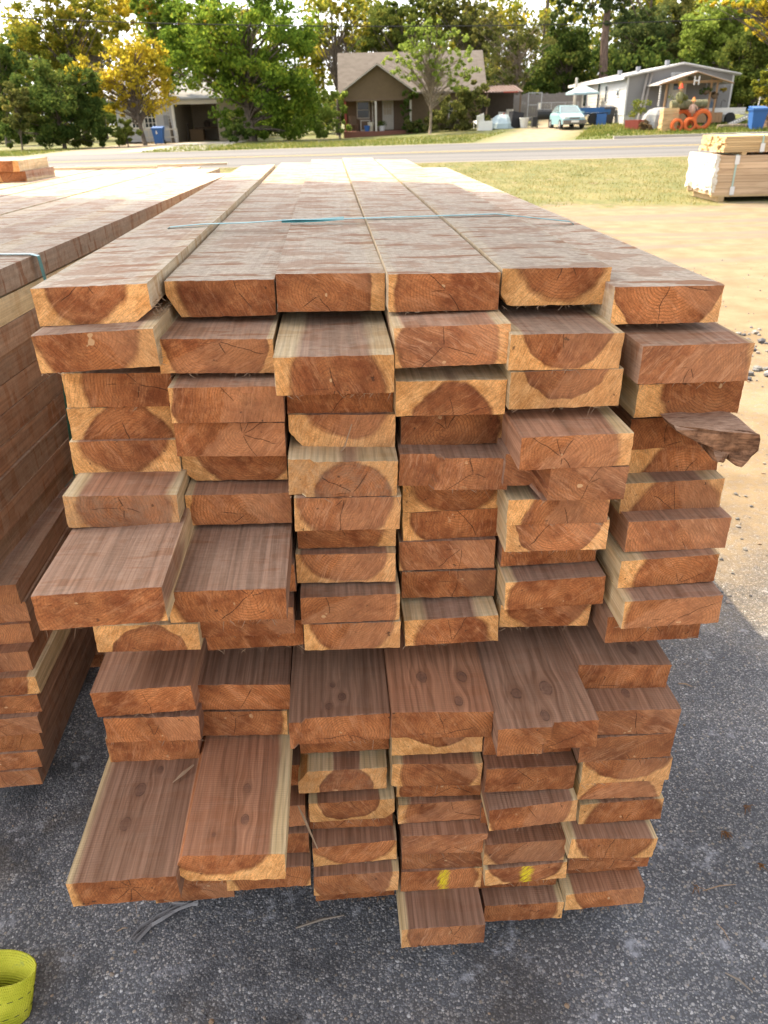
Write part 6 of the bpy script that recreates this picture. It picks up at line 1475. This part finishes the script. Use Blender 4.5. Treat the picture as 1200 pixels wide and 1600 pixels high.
MB().lathe([(.9, 0), (.75, .3), (.45, .65), (.001, .8)], n=9).build('mound', plain('brown_dirt', (.17, .11, .07), .95, .3, 6), t)
t = thing('fallen_log', 'pale weathered log on the ground before the ladder', 'log', gp(1120, 46.8)); MB().tube([(0, 0, .1), (1.5, .2, .1), (2.4, .1, .08)], [.1, .11, .06], 8).build('log', BKL, t)

# ---------------------------------------------------------------- car and trailer yard
def car():
    c = gp(884, 52.0); r = thing('parked_car', 'teal hatchback parked nose-out on the dirt drive', 'car', c, rad(3)); r.scale = (.9, .9, .9)
    # local: x across, -y towards the nose
    PAINT = plain('teal_car_paint', (.24, .40, .43), .3, .08, 2, spec=.6); BLK = plain('dark_bumper', (.16, .14, .12), .6)
    hw = .80; L = 3.7
    st = [(-1.9, .62, .30, .62), (-1.8, .74, .28, .72), (-1.25, .79, .25, .86), (-.85, .80, .25, .93), (.0, .80, .25, .95), (.9, .80, .25, .95), (1.55, .78, .28, .92), (1.8, .70, .35, .85)]
    m = MB(); rings = []
    for (y, w, z0, z1) in st:
        ring = [(-w, y, z0), (-w, y, z1 - .12), (-w * .9, y, z1), (w * .9, y, z1), (w, y, z1 - .12), (w, y, z0)]
        rings.append([len(m.v) + i for i in range(6)]); m.v += ring
    for a, b_ in zip(rings, rings[1:]):
        for i in range(6): m.f.append((a[i], a[(i + 1) % 6], b_[(i + 1) % 6], b_[i]))
    m.f.append(tuple(rings[0][::-1])); m.f.append(tuple(rings[-1])); m.build('body', PAINT, r, False)
    cab = [(-.85, .70, .935), (-.15, .58, 1.36), (.35, .58, 1.40), (.95, .57, 1.36), (1.6, .66, .93)]
    m = MB(); rr = []
    for (y, w, z) in cab: rr.append([len(m.v), len(m.v) + 1]); m.v += [(-w, y, z), (w, y, z)]
    b0 = len(m.v); m.v += [(-.74, -.85, .93), (.74, -.85, .93), (.74, 1.6, .91), (-.74, 1.6, .91)]
    m.f += [(rr[1][0], rr[1][1], rr[2][1], rr[2][0]), (rr[2][0], rr[2][1], rr[3][1], rr[3][0])]; m.build('roof', PAINT, r)
    def quad(name, pts, mat, par=r): q = MB(); q.poly(pts); return q.build(name, mat, par)
    WG = plain('car_glass', (.16, .21, .22), .06, .15, 2, spec=.9)
    quad('windscreen', [(-.70, -.84, .94), (.70, -.84, .94), (.56, -.17, 1.35), (-.56, -.17, 1.35)], WG)
    quad('rear_window', [(.66, 1.58, .93), (-.66, 1.58, .93), (-.56, .97, 1.35), (.56, .97, 1.35)], WG)
    for s in (-1, 1):
        q = [(s * .735, -.80, .935), (s * .58, -.15, 1.355), (s * .58, .93, 1.355), (s * .70, 1.55, .93)]; quad('side_window', q if s > 0 else q[::-1], WG)
        m = MB(); m.beam((s * .66, .33, .93), (s * .585, .33, 1.37), .05, .03); m.build('door_pillar', PAINT, r)
        m = MB(); m.beam((s * .72, -.84, .93), (s * .575, -.15, 1.36), .05, .05); m.build('pillar', PAINT, r)
        o = MB().box((s * .80 - .0, -.78, .92), (s * .80 + s * .14, -.66, 1.03)) if s > 0 else MB().box((s * .80 + s * .14, -.78, .92), (s * .80, -.66, 1.03)); o.build('mirror', PAINT, r)
        a, b_ = sorted((s * .40, s * .66)); o = MB().box((a, -1.895, .60), (b_, -1.80, .71)).build('headlight', plain('headlight_glass', (.6, .6, .55), .1, .1, 3, spec=.8), r)
        for y in (-1.2, 1.2):
            w_ = MB().tube([(s * .62, y, .29), (s * .82, y, .29)], .29, 18).build('wheel', RUB, r); MB().tube([(s * .815, y, .29), (s * .83, y, .29)], .17, 12).build('rim', GALV, w_)
        quad('door_seam', [(s * .803, -.5, .35), (s * .803, -.48, .35), (s * .803, -.48, .85), (s * .803, -.5, .85)], BLK)
    MB().box((-.78, -2.0, .30), (.78, -1.86, .52)).build('bumper', BLK, r); MB().box((-.26, -2.02, .38), (.26, -2.003, .50)).build('number_plate', WHITE, r); MB().box((-.34, -1.912, .58), (.34, -1.86, .68)).build('grille', BLK, r)
    return r
car()
t = thing('flatbed_trailer', 'blue flatbed trailer behind the teal car', 'trailer', gp(922, 54.5), rad(-3)); BL = plain('blue_steel', (.03, .11, .26), .5, .2, 4)
MB().box((-1.15, -.8, .55), (1.0, .8, .65)).build('bed', BL, t); MB().box((-1.15, -.85, .66), (1.0, -.8, .95)).build('side_panel', BL, t)
for x in (-.1, .45): MB().tube([(x, -1.05, .32), (x, -.82, .32)], .32, 14).build('wheel', RUB, t)
MB().box((-.5, -1.08, .66), (.85, -.86, .70)).build('mudguard', BL, t); MB().beam((1.0, -.3, .5), (1.7, -.3, .45), .1, .08).build('drawbar', BL, t)
for x in (-1.1, -.4, .3, .95): MB().box((x, -.87, .65), (x + .05, -.852, 1.02)).build('stake', BL, t)
o = MB().box((-.3, -.3, 0), (.3, .3, .62)).build('blue_tub', BLUEC); o.location = gp(936, 53.6); tag(o, 'small blue tub beside the flatbed trailer', 'tub')
wheelie_bin('dark grey wheelie bin against the mobile home side', gp(947, 54.0), rad(3), plain('dark_grey_plastic', (.06, .06, .065), .5), .95)
t = thing('patio_umbrella', 'pale blue patio umbrella beside the mobile home', 'umbrella', gp(905, 58)); MB().tube([(0, 0, 0), (0, 0, 2.15)], .035, 8).build('pole', OLDW, t)
UM = plain('pale_blue_canvas', (.36, .48, .52), .8, .15, 3); m = MB(); n = 8; R_ = 1.15
for i in range(n):
    a0 = 2 * math.pi * i / n; a1 = 2 * math.pi * (i + 1) / n; p0 = (R_ * math.cos(a0), R_ * math.sin(a0), 1.72); p1 = (R_ * math.cos(a1), R_ * math.sin(a1), 1.72); m.poly([(0, 0, 2.2), p0, p1]); m.poly([p0, (p0[0], p0[1], 1.6), (p1[0], p1[1], 1.6), p1])
m.build('canopy', UM, t)
for i in range(n): a0 = 2 * math.pi * i / n; MB().beam((0, 0, 2.14), (R_ * math.cos(a0) * .98, R_ * math.sin(a0) * .98, 1.70), .015).build('rib', GALV, t)
MB().tube([(0, 0, .72), (0, 0, .76)], .5, 14).build('table_top', OLDW, t)
t = thing('timber_post', 'plain pale post standing behind the patio umbrella', 'post', gp(894, 60)); MB().box((-.07, -.07, 0), (.07, .07, 2.6)).build('post', OLDW, t)
# overhead cable and its poles
m = MB(); pts = []
A_ = at(-260, 12, 44.5); B_ = at(1460, 12, 44.5)
for i in range(25):
    f = i / 24; q = A_ + (B_ - A_) * f; q.z -= 4 * f * (1 - f) * .78; pts.append(q)
o = m.tube(pts, .022, 5, False).build('overhead_cable', plain('black_cable', (.02, .02, .02), .7)); tag(o, 'black overhead cable sagging across the road in front of the trees', 'cable')
for i, q in enumerate((A_, B_)):
    t = thing('utility_pole', ['wooden utility pole at the left end of the overhead cable', 'wooden utility pole at the right end of the overhead cable'][i], 'utility pole', P_(q.x, q.y + .12)); MB().tube([(0, 0, 0), (0, 0, q.z + 1.2)], [.16, .11], 10).build('pole', BKP, t); MB().box((-.9, -.06, q.z + .6), (.9, .04, q.z + .72)).build('crossarm', BKP, t)
